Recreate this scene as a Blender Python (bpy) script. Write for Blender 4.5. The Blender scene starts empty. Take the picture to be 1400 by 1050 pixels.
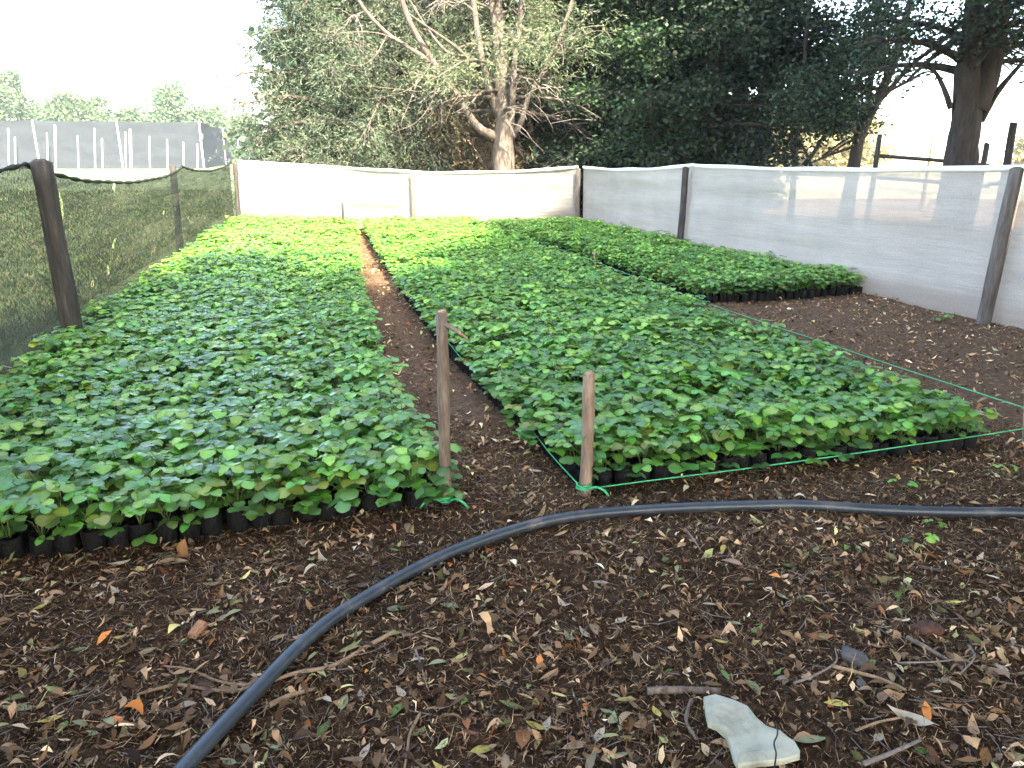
import bpy, math, random
import numpy as np
from mathutils import Vector, Matrix

S = bpy.context.scene
COL = S.collection
R = math.radians

# ------------------------------------------------------------------ camera, sky, sun, exposure
FPX, PITCH, EYE = 1050.0, math.atan(315 / 1050), 1.5
cd = bpy.data.cameras.new('camera')
cam = bpy.data.objects.new('camera', cd); COL.objects.link(cam)
cam.location = (0, 0, EYE); cam.rotation_euler = (R(90) - PITCH, 0, 0)
cd.sensor_width = 36.0; cd.lens = 27.0; cd.clip_start = 0.05; cd.clip_end = 3000
S.camera = cam

SUN_TRAVEL = Vector((-0.45, 0.89, -1.0)).normalized()
sun_elev = math.asin(-SUN_TRAVEL.z)
w = bpy.data.worlds.new('World'); S.world = w; w.use_nodes = True
wn = w.node_tree.nodes; wl = w.node_tree.links
sky = wn.new('ShaderNodeTexSky'); sky.sky_type = 'NISHITA'; sky.sun_disc = False
sky.sun_elevation = sun_elev
sky.sun_rotation = math.atan2(-SUN_TRAVEL.x, -SUN_TRAVEL.y)
sky.dust_density = 6.0; sky.air_density = 0.8; sky.ozone_density = 0.4; sky.altitude = 1800
wl.new(sky.outputs[0], wn['Background'].inputs[0]); wn['Background'].inputs[1].default_value = 0.15
sl = bpy.data.lights.new('sun', 'SUN'); sl.energy = 2.5; sl.angle = R(1.5); sl.color = (1.0, 0.98, 0.95)
so = bpy.data.objects.new('sun', sl); COL.objects.link(so)
so.rotation_euler = SUN_TRAVEL.to_track_quat('-Z', 'Y').to_euler()
S.view_settings.view_transform = 'Standard'; S.view_settings.look = 'None'
S.view_settings.gamma = 1.0; S.view_settings.use_curve_mapping = False
S.view_settings.exposure = 3.8
S.view_settings.use_white_balance = True; S.view_settings.white_balance_temperature = 8000; S.view_settings.white_balance_tint = 9
S.render.engine = 'CYCLES'
S.cycles.use_denoising = True
S.cycles.max_bounces = 8; S.cycles.transparent_max_bounces = 24
S.cycles.diffuse_bounces = 4; S.cycles.glossy_bounces = 2; S.cycles.transmission_bounces = 4
S.cycles.caustics_reflective = False; S.cycles.caustics_refractive = False

# ------------------------------------------------------------------ pixel helpers (photo pixels 1400x1050)
CP, SP = math.cos(PITCH), math.sin(PITCH)
def ray(px, py):
    u = (px - 700) / FPX; v = (525 - py) / FPX
    return u, CP + v * SP, v * CP - SP
def G(px, py, z=0.0):
    d = ray(px, py); t = (z - EYE) / d[2]
    return Vector((d[0] * t, d[1] * t, z))
def A(px, py, Y):
    d = ray(px, py); t = Y / d[1]
    return Vector((d[0] * t, Y, EYE + d[2] * t))
def proj(P):
    z = P[1] * CP - (P[2] - EYE) * SP
    y = P[1] * SP + (P[2] - EYE) * CP
    return 700 + FPX * P[0] / z, 525 - FPX * y / z, z

# ------------------------------------------------------------------ numpy noise
_rng0 = np.random.default_rng(5); _LAT = _rng0.random((256, 256))
def vnoise(x, y, s=1.0, o=0):
    x = np.asarray(x, float) * s + 17.3 * (o + 1); y = np.asarray(y, float) * s + 9.1 * (o + 2)
    xi = np.floor(x).astype(int); yi = np.floor(y).astype(int); fx = x - xi; fy = y - yi
    fx = fx * fx * (3 - 2 * fx); fy = fy * fy * (3 - 2 * fy)
    g = lambda i, j: _LAT[(xi + i) % 256, (yi + j) % 256]
    return (g(0, 0) * (1 - fx) + g(1, 0) * fx) * (1 - fy) + (g(0, 1) * (1 - fx) + g(1, 1) * fx) * fy
def hgt(x, y):
    return (0.030 * (vnoise(x, y, 2.2) - .5) + 0.016 * (vnoise(x, y, 8, 1) - .5) + 0.008 * (vnoise(x, y, 25, 2) - .5))
def hz(x, y): return float(hgt(x, y))

# ------------------------------------------------------------------ materials
def newmat(name):
    m = bpy.data.materials.new(name); m.use_nodes = True
    nt = m.node_tree; nt.nodes.clear()
    out = nt.nodes.new('ShaderNodeOutputMaterial')
    return m, nt, out
def N(nt, t, **kw):
    n = nt.nodes.new(t)
    for k, v in kw.items(): setattr(n, k, v)
    return n
def inp(n, **kw):
    for k, v in kw.items(): n.inputs[k.replace('_', ' ')].default_value = v
    return n
def ramp(nt, fac, stops):
    r = N(nt, 'ShaderNodeValToRGB'); e = r.color_ramp.elements
    e[0].position, e[0].color = stops[0][0], (*stops[0][1], 1)
    e[1].position, e[1].color = stops[-1][0], (*stops[-1][1], 1)
    for p, c in stops[1:-1]:
        x = e.new(p); x.color = (*c, 1)
    nt.links.new(fac, r.inputs[0]); return r.outputs[0]
def noise(nt, vec, scale, detail=4, rough=.6):
    n = N(nt, 'ShaderNodeTexNoise'); inp(n, Scale=scale, Detail=detail, Roughness=rough)
    if vec is not None: nt.links.new(vec, n.inputs['Vector'])
    return n.outputs['Fac']
def mapping(nt, src, scale):
    m = N(nt, 'ShaderNodeMapping'); m.inputs['Scale'].default_value = scale
    nt.links.new(src, m.inputs['Vector']); return m.outputs[0]
def bumpn(nt, h, strength, dist=.01):
    b = N(nt, 'ShaderNodeBump'); inp(b, Strength=strength, Distance=dist); nt.links.new(h, b.inputs['Height']); return b.outputs[0]

def mat_noise(name, stops, scale=8, rough=.9, stretch=(1, 1, 1), bump=.4, bdist=.01, coords='Object', spec=.3):
    m, nt, out = newmat(name)
    tc = N(nt, 'ShaderNodeTexCoord'); v = mapping(nt, tc.outputs[coords], stretch)
    f = noise(nt, v, scale, 6, .65)
    p = N(nt, 'ShaderNodeBsdfPrincipled'); inp(p, Roughness=rough); p.inputs['Specular IOR Level'].default_value = spec
    nt.links.new(ramp(nt, f, stops), p.inputs['Base Color'])
    f2 = noise(nt, v, scale * 3, 5, .7)
    nt.links.new(bumpn(nt, f2, bump, bdist), p.inputs['Normal'])
    nt.links.new(p.outputs[0], out.inputs[0]); return m

def mat_leafcol(name, rough=.6, transl=.3, spec=.3, objrand=0.0, tint=None):
    """Colour from the point attribute Col; a share of light passes through."""
    m, nt, out = newmat(name)
    at = N(nt, 'ShaderNodeAttribute', attribute_name='Col'); c = at.outputs['Color']
    if objrand:
        oi = N(nt, 'ShaderNodeObjectInfo')
        hs = N(nt, 'ShaderNodeHueSaturation')
        mr = N(nt, 'ShaderNodeMapRange'); inp(mr, To_Min=1 - objrand, To_Max=1 + objrand)
        nt.links.new(oi.outputs['Random'], mr.inputs[0]); nt.links.new(mr.outputs[0], hs.inputs['Value'])
        ml = N(nt, 'ShaderNodeMath', operation='MULTIPLY'); ml.inputs[1].default_value = 7.31
        fr = N(nt, 'ShaderNodeMath', operation='FRACT'); nt.links.new(oi.outputs['Random'], ml.inputs[0]); nt.links.new(ml.outputs[0], fr.inputs[0])
        mh = N(nt, 'ShaderNodeMapRange'); inp(mh, To_Min=.485, To_Max=.515); nt.links.new(fr.outputs[0], mh.inputs[0]); nt.links.new(mh.outputs[0], hs.inputs['Hue'])
        nt.links.new(c, hs.inputs['Color']); c = hs.outputs[0]
    p = N(nt, 'ShaderNodeBsdfPrincipled'); inp(p, Roughness=rough); p.inputs['Specular IOR Level'].default_value = spec
    nt.links.new(c, p.inputs['Base Color'])
    if transl > 0:
        t = N(nt, 'ShaderNodeBsdfTranslucent')
        if tint:
            mx = N(nt, 'ShaderNodeMix', data_type='RGBA', blend_type='MULTIPLY'); mx.inputs[0].default_value = 1
            nt.links.new(c, mx.inputs[6]); mx.inputs[7].default_value = (*tint, 1); nt.links.new(mx.outputs[2], t.inputs[0])
        else: nt.links.new(c, t.inputs[0])
        x = N(nt, 'ShaderNodeMixShader'); x.inputs[0].default_value = transl
        nt.links.new(p.outputs[0], x.inputs[1]); nt.links.new(t.outputs[0], x.inputs[2]); nt.links.new(x.outputs[0], out.inputs[0])
    else: nt.links.new(p.outputs[0], out.inputs[0])
    return m

def mat_plain(name, col, rough=.6, spec=.4, var=.15, scale=30, bump=.1):
    lo = tuple(c * (1 - var) for c in col); hi = tuple(min(1, c * (1 + var)) for c in col)
    return mat_noise(name, [(.3, lo), (.7, hi)], scale, rough, (1, 1, 1), bump, .003, 'Object', spec)

def mat_soil():
    m, nt, out = newmat('soil')
    tc = N(nt, 'ShaderNodeTexCoord'); v = tc.outputs['Object']
    f = noise(nt, v, 1.1, 5); g = noise(nt, v, 28, 7, .75); h = noise(nt, v, 160, 3, .7)
    c1 = ramp(nt, g, [(.32, (.012, .0065, .0035)), (.5, (.045, .024, .012)), (.66, (.125, .069, .035)), (.8, (.22, .14, .08))])
    c2 = ramp(nt, g, [(.3, (.088, .053, .033)), (.55, (.20, .127, .080)), (.78, (.37, .265, .18))])
    mx = N(nt, 'ShaderNodeMix', data_type='RGBA')
    # the soil between the beds is coloured lighter than the mulch in front
    sep = N(nt, 'ShaderNodeSeparateXYZ'); nt.links.new(v, sep.inputs[0])
    mr = N(nt, 'ShaderNodeMapRange'); inp(mr, From_Min=2.6, From_Max=5.0); nt.links.new(sep.outputs['Y'], mr.inputs[0])
    ad = N(nt, 'ShaderNodeMath', operation='MULTIPLY_ADD', use_clamp=True); ad.inputs[1].default_value = .5
    nt.links.new(f, ad.inputs[0]); nt.links.new(mr.outputs[0], ad.inputs[2])
    sb = N(nt, 'ShaderNodeMath', operation='SUBTRACT', use_clamp=True); sb.inputs[1].default_value = .18; nt.links.new(ad.outputs[0], sb.inputs[0])
    nt.links.new(sb.outputs[0], mx.inputs[0])
    nt.links.new(c1, mx.inputs[6]); nt.links.new(c2, mx.inputs[7])
    p = N(nt, 'ShaderNodeBsdfPrincipled'); inp(p, Roughness=1.0); p.inputs['Specular IOR Level'].default_value = .05
    nt.links.new(mx.outputs[2], p.inputs['Base Color'])
    am = N(nt, 'ShaderNodeMath', operation='ADD'); nt.links.new(g, am.inputs[0]); nt.links.new(h, am.inputs[1])
    nt.links.new(bumpn(nt, am.outputs[0], .9, .015), p.inputs['Normal'])
    nt.links.new(p.outputs[0], out.inputs[0]); return m

def mat_field():
    m, nt, out = newmat('field_grass')
    tc = N(nt, 'ShaderNodeTexCoord'); v = tc.outputs['Object']
    g = noise(nt, v, .35, 6, .7); h = noise(nt, v, 14, 5, .7)
    green = ramp(nt, h, [(.3, (.035, .06, .018)), (.7, (.11, .16, .05))])
    dry = ramp(nt, h, [(.3, (.20, .17, .09)), (.7, (.36, .31, .19))])
    sep = N(nt, 'ShaderNodeSeparateXYZ'); nt.links.new(v, sep.inputs[0])
    mr = N(nt, 'ShaderNodeMapRange'); inp(mr, From_Min=-2, From_Max=9); nt.links.new(sep.outputs['X'], mr.inputs[0])
    ad = N(nt, 'ShaderNodeMath', operation='MULTIPLY_ADD', use_clamp=True); ad.inputs[1].default_value = .9; nt.links.new(g, ad.inputs[0])
    sb = N(nt, 'ShaderNodeMath', operation='SUBTRACT'); sb.inputs[1].default_value = .45; nt.links.new(mr.outputs[0], sb.inputs[0]); nt.links.new(sb.outputs[0], ad.inputs[2])
    mx = N(nt, 'ShaderNodeMix', data_type='RGBA'); nt.links.new(ad.outputs[0], mx.inputs[0]); nt.links.new(green, mx.inputs[6]); nt.links.new(dry, mx.inputs[7])
    p = N(nt, 'ShaderNodeBsdfPrincipled'); inp(p, Roughness=.95); nt.links.new(mx.outputs[2], p.inputs['Base Color'])
    nt.links.new(bumpn(nt, h, .6, .03), p.inputs['Normal'])
    nt.links.new(p.outputs[0], out.inputs[0]); return m

def mat_net(name, col, opacity, transl, folds=.12, thread=0.0, holes=(), spec=.2, dirt=None):
    """Woven shade cloth: threads (diffuse and translucent) over open mesh (transparent). UV is in metres along / up the net."""
    m, nt, out = newmat(name)
    uv = N(nt, 'ShaderNodeUVMap'); v = uv.outputs[0]
    streak = noise(nt, mapping(nt, v, (.7, 7, 1)), 2.2, 5, .65)
    blot = noise(nt, mapping(nt, v, (1, 1, 1)), 1.3, 4, .6)
    cr = ramp(nt, blot, [(.35, tuple(c * .86 for c in col)), (.65, col)])
    if dirt:
        sep = N(nt, 'ShaderNodeSeparateXYZ'); nt.links.new(v, sep.inputs[0])
        mr = N(nt, 'ShaderNodeMapRange'); inp(mr, From_Min=.02, From_Max=.30, To_Min=1.6, To_Max=0); nt.links.new(sep.outputs['Y'], mr.inputs[0])
        dm = N(nt, 'ShaderNodeMath', operation='MULTIPLY', use_clamp=True); nt.links.new(mr.outputs[0], dm.inputs[0]); nt.links.new(streak, dm.inputs[1])
        mx = N(nt, 'ShaderNodeMix', data_type='RGBA'); nt.links.new(dm.outputs[0], mx.inputs[0]); nt.links.new(cr, mx.inputs[6]); mx.inputs[7].default_value = (*dirt, 1); cr = mx.outputs[2]
    d = N(nt, 'ShaderNodeBsdfDiffuse'); t = N(nt, 'ShaderNodeBsdfTranslucent')
    nt.links.new(cr, d.inputs[0]); nt.links.new(cr, t.inputs[0])
    nt.links.new(bumpn(nt, streak, .6, .05), d.inputs['Normal'])
    x = N(nt, 'ShaderNodeMixShader'); x.inputs[0].default_value = transl
    nt.links.new(d.outputs[0], x.inputs[1]); nt.links.new(t.outputs[0], x.inputs[2])
    tr = N(nt, 'ShaderNodeBsdfTransparent')
    mr = N(nt, 'ShaderNodeMapRange'); inp(mr, From_Min=.3, From_Max=.7, To_Min=opacity - folds, To_Max=opacity + folds); nt.links.new(streak, mr.inputs[0])
    op = mr.outputs[0]
    if thread:
        vx = N(nt, 'ShaderNodeTexNoise'); inp(vx, Scale=70, Detail=3); nt.links.new(mapping(nt, v, (1, .55, 1)), vx.inputs['Vector'])
        m2 = N(nt, 'ShaderNodeMapRange'); inp(m2, From_Min=.35, From_Max=.65, To_Min=-thread, To_Max=thread); nt.links.new(vx.outputs['Fac'], m2.inputs[0])
        a = N(nt, 'ShaderNodeMath', operation='ADD', use_clamp=True); nt.links.new(op, a.inputs[0]); nt.links.new(m2.outputs[0], a.inputs[1]); op = a.outputs[0]
    for (hx, hy, rx, ry) in holes:
        mp = N(nt, 'ShaderNodeMapping', vector_type='POINT'); mp.inputs['Location'].default_value = (-hx / rx, -hy / ry, 0); mp.inputs['Scale'].default_value = (1 / rx, 1 / ry, 0)
        nt.links.new(v, mp.inputs[0])
        nz = N(nt, 'ShaderNodeTexNoise'); inp(nz, Scale=1.6, Detail=3); nt.links.new(mp.outputs[0], nz.inputs['Vector'])
        ln = N(nt, 'ShaderNodeVectorMath', operation='LENGTH'); nt.links.new(mp.outputs[0], ln.inputs[0])
        ad = N(nt, 'ShaderNodeMath', operation='ADD'); nt.links.new(ln.outputs['Value'], ad.inputs[0]); nt.links.new(nz.outputs['Fac'], ad.inputs[1])
        gt = N(nt, 'ShaderNodeMapRange'); inp(gt, From_Min=1.35, From_Max=1.5, To_Min=.12, To_Max=1); nt.links.new(ad.outputs[0], gt.inputs[0])
        mu = N(nt, 'ShaderNodeMath', operation='MULTIPLY'); nt.links.new(op, mu.inputs[0]); nt.links.new(gt.outputs[0], mu.inputs[1]); op = mu.outputs[0]
    fx = N(nt, 'ShaderNodeMixShader'); nt.links.new(op, fx.inputs[0]); nt.links.new(tr.outputs[0], fx.inputs[1]); nt.links.new(x.outputs[0], fx.inputs[2])
    nt.links.new(fx.outputs[0], out.inputs[0]); return m

M = {}
M['soil'] = mat_soil(); M['field'] = mat_field()
M['bark'] = mat_noise('bark', [(.3, (.05, .042, .035)), (.55, (.135, .112, .092)), (.75, (.23, .20, .165))], 5, .95, (3, 3, .6), .9, .03)
M['bark_dark'] = mat_noise('bark_dark', [(.3, (.02, .017, .014)), (.7, (.07, .058, .047))], 5, .95, (3, 3, .6), .9, .03)
M['bark_pale'] = mat_noise('bark_pale', [(.3, (.11, .098, .083)), (.7, (.31, .285, .25))], 6, .9, (2, 2, 1), .5, .01)
M['post_grey'] = mat_noise('weathered_post', [(.3, (.05, .042, .037)), (.55, (.13, .11, .095)), (.75, (.22, .19, .165))], 7, .9, (4, 4, .5), .7, .006)
M['post_dark'] = mat_noise('dark_post', [(.3, (.018, .017, .016)), (.55, (.05, .045, .04)), (.78, (.11, .10, .09))], 7, .9, (4, 4, .5), .7, .006)
M['stake'] = mat_noise('peeled_stake', [(.28, (.10, .065, .045)), (.5, (.24, .165, .115)), (.75, (.40, .29, .21))], 9, .8, (5, 5, .7), .5, .004)
M['stake_brown'] = mat_noise('bark_stake', [(.28, (.06, .042, .03)), (.5, (.15, .11, .08)), (.75, (.27, .21, .16))], 9, .85, (5, 5, .7), .6, .004)
M['cut_wood'] = mat_noise('cut_wood', [(.3, (.30, .19, .11)), (.7, (.48, .33, .21))], 30, .85)
M['net_white'] = mat_net('white_net', (.50, .475, .435), .87, .45, .06, .05, dirt=(.34, .29, .25))
M['hem_white'] = mat_plain('white_hem', (.72, .73, .73), .8, .2, .06, 12, .3)
M['net_green'] = mat_net('dark_green_net', (.055, .060, .046), .84, .45, .09, .15, spec=.2,
                         holes=((.72 + 5.71, 1.10, .07, .11), (.35 + 5.71, 1.13, .03, .06), (2.35 + 5.71, 1.17, .05, .05), (2.0 + 5.71, .66, .05, .05), (4.5 + 5.71, .78, .04, .03), (1.15 + 5.71, .40, .05, .03), (1.6 + 5.71, .46, .03, .05)))
M['hem_dark'] = mat_plain('dark_hem', (.022, .026, .022), .9, .2, .3, 40, .5)
M['net_grey'] = mat_net('grey_net', (.035, .042, .047), .985, .02, .01, 0)
M['pipe'] = mat_noise('black_poly_pipe', [(.3, (.016, .024, .032)), (.52, (.026, .036, .045)), (.62, (.05, .056, .06)), (.78, (.16, .125, .10))], 7, .42, (1, 1, 1), .15, .003, 'Object', .5)
M['bag'] = mat_noise('black_polybag', [(.3, (.003, .003, .003)), (.8, (.009, .0088, .0085))], 22, .6, (1, 1, 1), .8, .01, 'Object', .2)
M['bag_soil'] = mat_noise('bag_soil', [(.3, (.018, .011, .008)), (.7, (.07, .042, .028))], 60, .95)
M['plant'] = mat_leafcol('seedling_leaf', .30, .36, .6, .30, (1.0, 1.08, .85))
M['tree_leaf'] = mat_leafcol('tree_leaf', .55, .30, .30)
M['dead_leaf'] = mat_leafcol('dead_leaf', .8, .08, .06)
M['grass'] = mat_leafcol('grass_blade', .6, .3, .25)
M['twine'] = mat_plain('green_twine', (.035, .40, .16), .55, .4, .25, 150, .5)
M['pole_white'] = mat_plain('white_pole', (.75, .78, .80), .5, .4, .05, 5, .05)
M['pole_cream'] = mat_plain('cream_pole', (.62, .55, .35), .6, .3, .1, 5, .05)
M['stone'] = mat_noise('stone', [(.3, (.05, .045, .042)), (.7, (.14, .125, .115))], 14, .9, (1, 1, 1), .8, .01)
M['clod'] = mat_noise('clod', [(.3, (.04, .018, .012)), (.7, (.13, .06, .04))], 30, .95, (1, 1, 1), .9, .01)
M['slab'] = mat_noise('slab', [(.30, (.20, .195, .13)), (.5, (.36, .35, .26)), (.8, (.47, .46, .36))], 9, .7, (1, 1, 1), .5, .006)
M['chip'] = mat_noise('wood_chip', [(.3, (.22, .10, .05)), (.7, (.42, .22, .12))], 30, .85, (4, 1, 1), .5, .004)
M['root'] = mat_noise('dry_root', [(.3, (.17, .10, .055)), (.7, (.36, .24, .14))], 25, .8, (1, 1, 1), .5, .004)
M['twig'] = mat_noise('grey_twig', [(.3, (.10, .08, .065)), (.7, (.26, .21, .175))], 30, .9, (1, 1, 1), .5, .004)

# ------------------------------------------------------------------ object helpers
def tag(o, label=None, cat=None, group=None, kind=None):
    if label: o['label'] = label
    if cat: o['category'] = cat
    if group: o['group'] = group
    if kind: o['kind'] = kind
    return o
def empty(name, loc=(0, 0, 0)):
    o = bpy.data.objects.new(name, None); o.location = loc; o.empty_display_size = .1; COL.objects.link(o); return o
def link(name, me, parent=None, loc=(0, 0, 0)):
    o = bpy.data.objects.new(name, me); o.location = loc; COL.objects.link(o)
    if parent is not None: o.parent = parent
    return o
def pymesh(name, V, F, mat, smooth=True, cols=None, uvs=None):
    me = bpy.data.meshes.new(name); me.from_pydata([tuple(v) for v in V], [], F)
    if mat: me.materials.append(mat)
    if smooth: me.polygons.foreach_set('use_smooth', [True] * len(me.polygons))
    if cols is not None:
        a = me.color_attributes.new('Col', 'FLOAT_COLOR', 'POINT')
        c = np.ones((len(V), 4), np.float32); c[:, :3] = cols; a.data.foreach_set('color', c.ravel())
    if uvs is not None:
        u = me.uv_layers.new(name='UVMap'); vi = np.empty(len(me.loops), np.int32); me.loops.foreach_get('vertex_index', vi)
        u.data.foreach_set('uv', np.asarray(uvs, np.float32)[vi].ravel())
    me.update(); return me
def fastmesh(name, V, F, mat, cols=None, smooth=True):
    """V (n,3), F (m,k) index array with k = 3 or 4."""
    V = np.asarray(V, np.float32); F = np.asarray(F, np.int32); m, k = F.shape
    me = bpy.data.meshes.new(name)
    me.vertices.add(len(V)); me.vertices.foreach_set('co', V.ravel())
    me.loops.add(m * k); me.loops.foreach_set('vertex_index', F.ravel())
    me.polygons.add(m); me.polygons.foreach_set('loop_start', np.arange(0, m * k, k, dtype=np.int32))
    me.polygons.foreach_set('loop_total', np.full(m, k, np.int32))
    if smooth: me.polygons.foreach_set('use_smooth', np.ones(m, bool))
    me.materials.append(mat)
    if cols is not None:
        a = me.color_attributes.new('Col', 'FLOAT_COLOR', 'POINT')
        c = np.ones((len(V), 4), np.float32); c[:, :3] = cols; a.data.foreach_set('color', c.ravel())
    me.update(calc_edges=True); return me

class MB:
    def __init__(s): s.v = []; s.f = []
    def tube(s, pts, rad, n=8, caps=True, jit=0.0, rng=None):
        pts = [Vector(p) for p in pts]; k = len(pts)
        rad = [rad] * k if isinstance(rad, (int, float)) else rad
        t0 = (pts[1] - pts[0]).normalized()
        up = Vector((0, 0, 1)) if abs(t0.z) < .9 else Vector((0, 1, 0))
        nx = t0.cross(up).normalized(); b0 = len(s.v)
        for i, p in enumerate(pts):
            t = (pts[min(i + 1, k - 1)] - pts[max(i - 1, 0)]).normalized()
            nx = (nx - t * nx.dot(t)).normalized(); ny = t.cross(nx)
            for j in range(n):
                a = 2 * math.pi * j / n; r = rad[i] * (1 + (rng.uniform(-jit, jit) if jit else 0))
                s.v.append(p + nx * (math.cos(a) * r) + ny * (math.sin(a) * r))
        for i in range(k - 1):
            for j in range(n):
                a = b0 + i * n + j; b = b0 + i * n + (j + 1) % n
                s.f.append((a, b, b + n, a + n))
        if caps:
            s.f.append(tuple(b0 + j for j in reversed(range(n)))); s.f.append(tuple(b0 + (k - 1) * n + j for j in range(n)))
        return s
    def mesh(s, name, mat, smooth=True): return pymesh(name, s.v, s.f, mat, smooth)
    def obj(s, name, mat, parent=None, smooth=True, loc=(0, 0, 0)): return link(name, s.mesh(name, mat, smooth), parent, loc)

def bez(pts, n):
    """Catmull-Rom through pts."""
    pts = [Vector(p) for p in pts]; P = [pts[0] * 2 - pts[1]] + pts + [pts[-1] * 2 - pts[-2]]; out = []
    for i in range(1, len(P) - 2):
        for k in range(n):
            t = k / n; a, b, c, d = P[i - 1], P[i], P[i + 1], P[i + 2]
            out.append(.5 * ((2 * b) + (c - a) * t + (2 * a - 5 * b + 4 * c - d) * t * t + (3 * b - a - 3 * c + d) * t ** 3))
    out.append(P[-2]); return out

# ------------------------------------------------------------------ ground
def ground():
    xs = np.unique(np.concatenate([np.arange(-9, -3.2, .2), np.arange(-3.2, 3.6, .022), np.arange(3.6, 17, .2)]))
    ys = [-4.0]
    while ys[-1] < 27:
        y = ys[-1]; ys.append(y + (.3 if y < .9 else .018 if y < 2.6 else max(.018, (y - 2.6) * .03 + .018)))
    ys = np.array(ys); X, Y = np.meshgrid(xs, ys); Z = hgt(X, Y)
    V = np.stack([X, Y, Z], -1).reshape(-1, 3); nx = len(xs); ny = len(ys)
    i = np.arange(ny - 1)[:, None] * nx + np.arange(nx - 1)[None, :]
    F = np.stack([i, i + 1, i + nx + 1, i + nx], -1).reshape(-1, 4)
    cx = V[F].mean(1)
    left = -2.04 - (cx[:, 1] - .1) * .228 - .35 + .4 * (vnoise(cx[:, 0], cx[:, 1], 1.5) - .5)
    F = F[cx[:, 0] > left]
    o = link('ground', fastmesh('ground', V, F, M['soil'])); tag(o, 'dark brown soil of the fenced nursery yard', kind='structure')
    V = []; F = []
    n = 24
    for j in range(n + 1):
        for i in range(n + 1): V.append(((i / n - .5) * 830, -110 + j / n * 720, -.04))
    for j in range(n):
        for i in range(n): a = j * (n + 1) + i; F.append((a, a + 1, a + n + 2, a + n + 1))
    o = link('field', pymesh('field', V, F, M['field'], False)); tag(o, 'sunlit grass field around the yard', kind='structure')
ground()

# ------------------------------------------------------------------ fences with netting
def post_geo(b, t, r, seed, n=12, taper=.9, rings=9, bend=.015, cut=0.0):
    rng = random.Random(seed); mb = MB(); b = Vector(b); t = Vector(t); pts = []; rad = []
    ox, oy = rng.uniform(-bend, bend), rng.uniform(-bend, bend)
    for i in range(rings):
        f = i / (rings - 1); s = math.sin(f * math.pi)
        pts.append(b.lerp(t, f) + Vector((ox * s + rng.uniform(-1, 1) * r * .06, oy * s + rng.uniform(-1, 1) * r * .06, 0)))
        rad.append(r * (1 - (1 - taper) * f) * (1 + rng.uniform(-.05, .05)))
    pts.append(t + (t - b).normalized() * r * .12); rad.append(rad[-1] * .72)
    mb.tube(pts, rad, n, True, .035, rng)
    if cut:
        for v in mb.v[-n:]: v.z += (v.x - t.x) * cut
    return mb

def net_geo(spans, seed, ripple, step=.07, rows=22, u0=0.0, lean=((0, 0), (0, 0))):
    """spans: list of (A, topA, B, topB, sag). Returns V, F, UV."""
    rng = random.Random(seed); V = []; UV = []; cols = []; u = u0
    for si, (a, za, b, zb, sag) in enumerate(spans):
        a = Vector((a[0], a[1], 0)); b = Vector((b[0], b[1], 0)); L = (b - a).length; n = max(6, int(L / step)); nrm = Vector((-(b - a).y, (b - a).x, 0)).normalized()
        for i in range(n + (1 if si == len(spans) - 1 else 0)):
            f = i / n; top = za + (zb - za) * f - sag * (4 * f * (1 - f)) ** .8 + .004 * math.sin(f * L * 4 + seed)
            P = a.lerp(b, f); col = []
            edge = min(1.0, min(f, 1 - f) * L / .25)
            for j in range(rows + 1):
                g = j / rows; z = top * (1 - g) + (-.01) * g
                d = ripple * edge * (math.sin(z * 21 + 1.5 * math.sin(f * L * .8 + seed) + seed) * .35 * (.4 + .6 * float(vnoise(u + f * L, z, 1.1, seed))) +
                              2.2 * (float(vnoise((u + f * L) * .55, z * 5.5, 1.0, seed + 3)) - .5) + .6 * math.sin(g * math.pi))
                col.append(len(V)); q = z / 1.35; V.append(P + nrm * d + Vector(((lean[0][0] * (1 - f) + lean[1][0] * f) * q, (lean[0][1] * (1 - f) + lean[1][1] * f) * q, z))); UV.append((u + f * L, z))
            cols.append(col)
        u += L
    F = [(p[j], q[j], q[j + 1], p[j + 1]) for p, q in zip(cols, cols[1:]) for j in range(rows)]
    tops = [V[c[0]] for c in cols]
    return V, F, UV, tops

# white fence: right side and back
WP = [((5.62, 2.6), (5.72, 2.55, 1.42)), (G(1343, 441)[:2], A(1391, 226, 7.0)), (G(928, 330, .22)[:2], A(938, 227, 12.02)), ((1.38, 16.32), A(791, 229, 16.3)), ((-2.06, 16.35), A(563, 233, 16.35)), ((-5.80, 16.55), A(322, 222, 16.55))]
wf = empty('white_net_fence', (1.38, 16.32, 0)); tag(wf, 'long white netting fence behind and right of the seedling beds', 'fence')
def rel(V, o): return [Vector(v) - Vector(o) for v in V]
fo = Vector((1.38, 16.32, 0))
zt = [1.42, 1.40, 1.35, 1.25, 1.15, 1.36]
spans = [(WP[i][0], zt[i], WP[i + 1][0], zt[i + 1], s) for i, s in enumerate((.05, .045, .06, .05, .0))]
def dl(p): return (p[1][0] - p[0][0], p[1][1] - p[0][1])
for i in range(len(spans)):
    V, F, UV, tops = net_geo([spans[i]], 3 + i, .038, u0=11.0 * i, lean=(dl(WP[i]), dl(WP[i + 1])))
    # the net is tied on the outer side of the posts
    a, b = Vector(spans[i][0]), Vector(spans[i][2]); nrm = Vector(((b - a).y, -(b - a).x, 0)).normalized() * .105
    V = [v + nrm for v in V]; tops = [v + nrm for v in tops]
    panel = link('net_panel', pymesh('net_panel', rel(V, fo), F, M['net_white'], True, None, UV), wf)
    mb = MB(); mb.tube([v - fo + Vector((0, 0, -.012)) for v in tops], [.027 + .004 * math.sin(k * .23) for k in range(len(tops))], 7)
    mb.obj('rolled_hem', M['hem_white'], wf)
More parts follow.
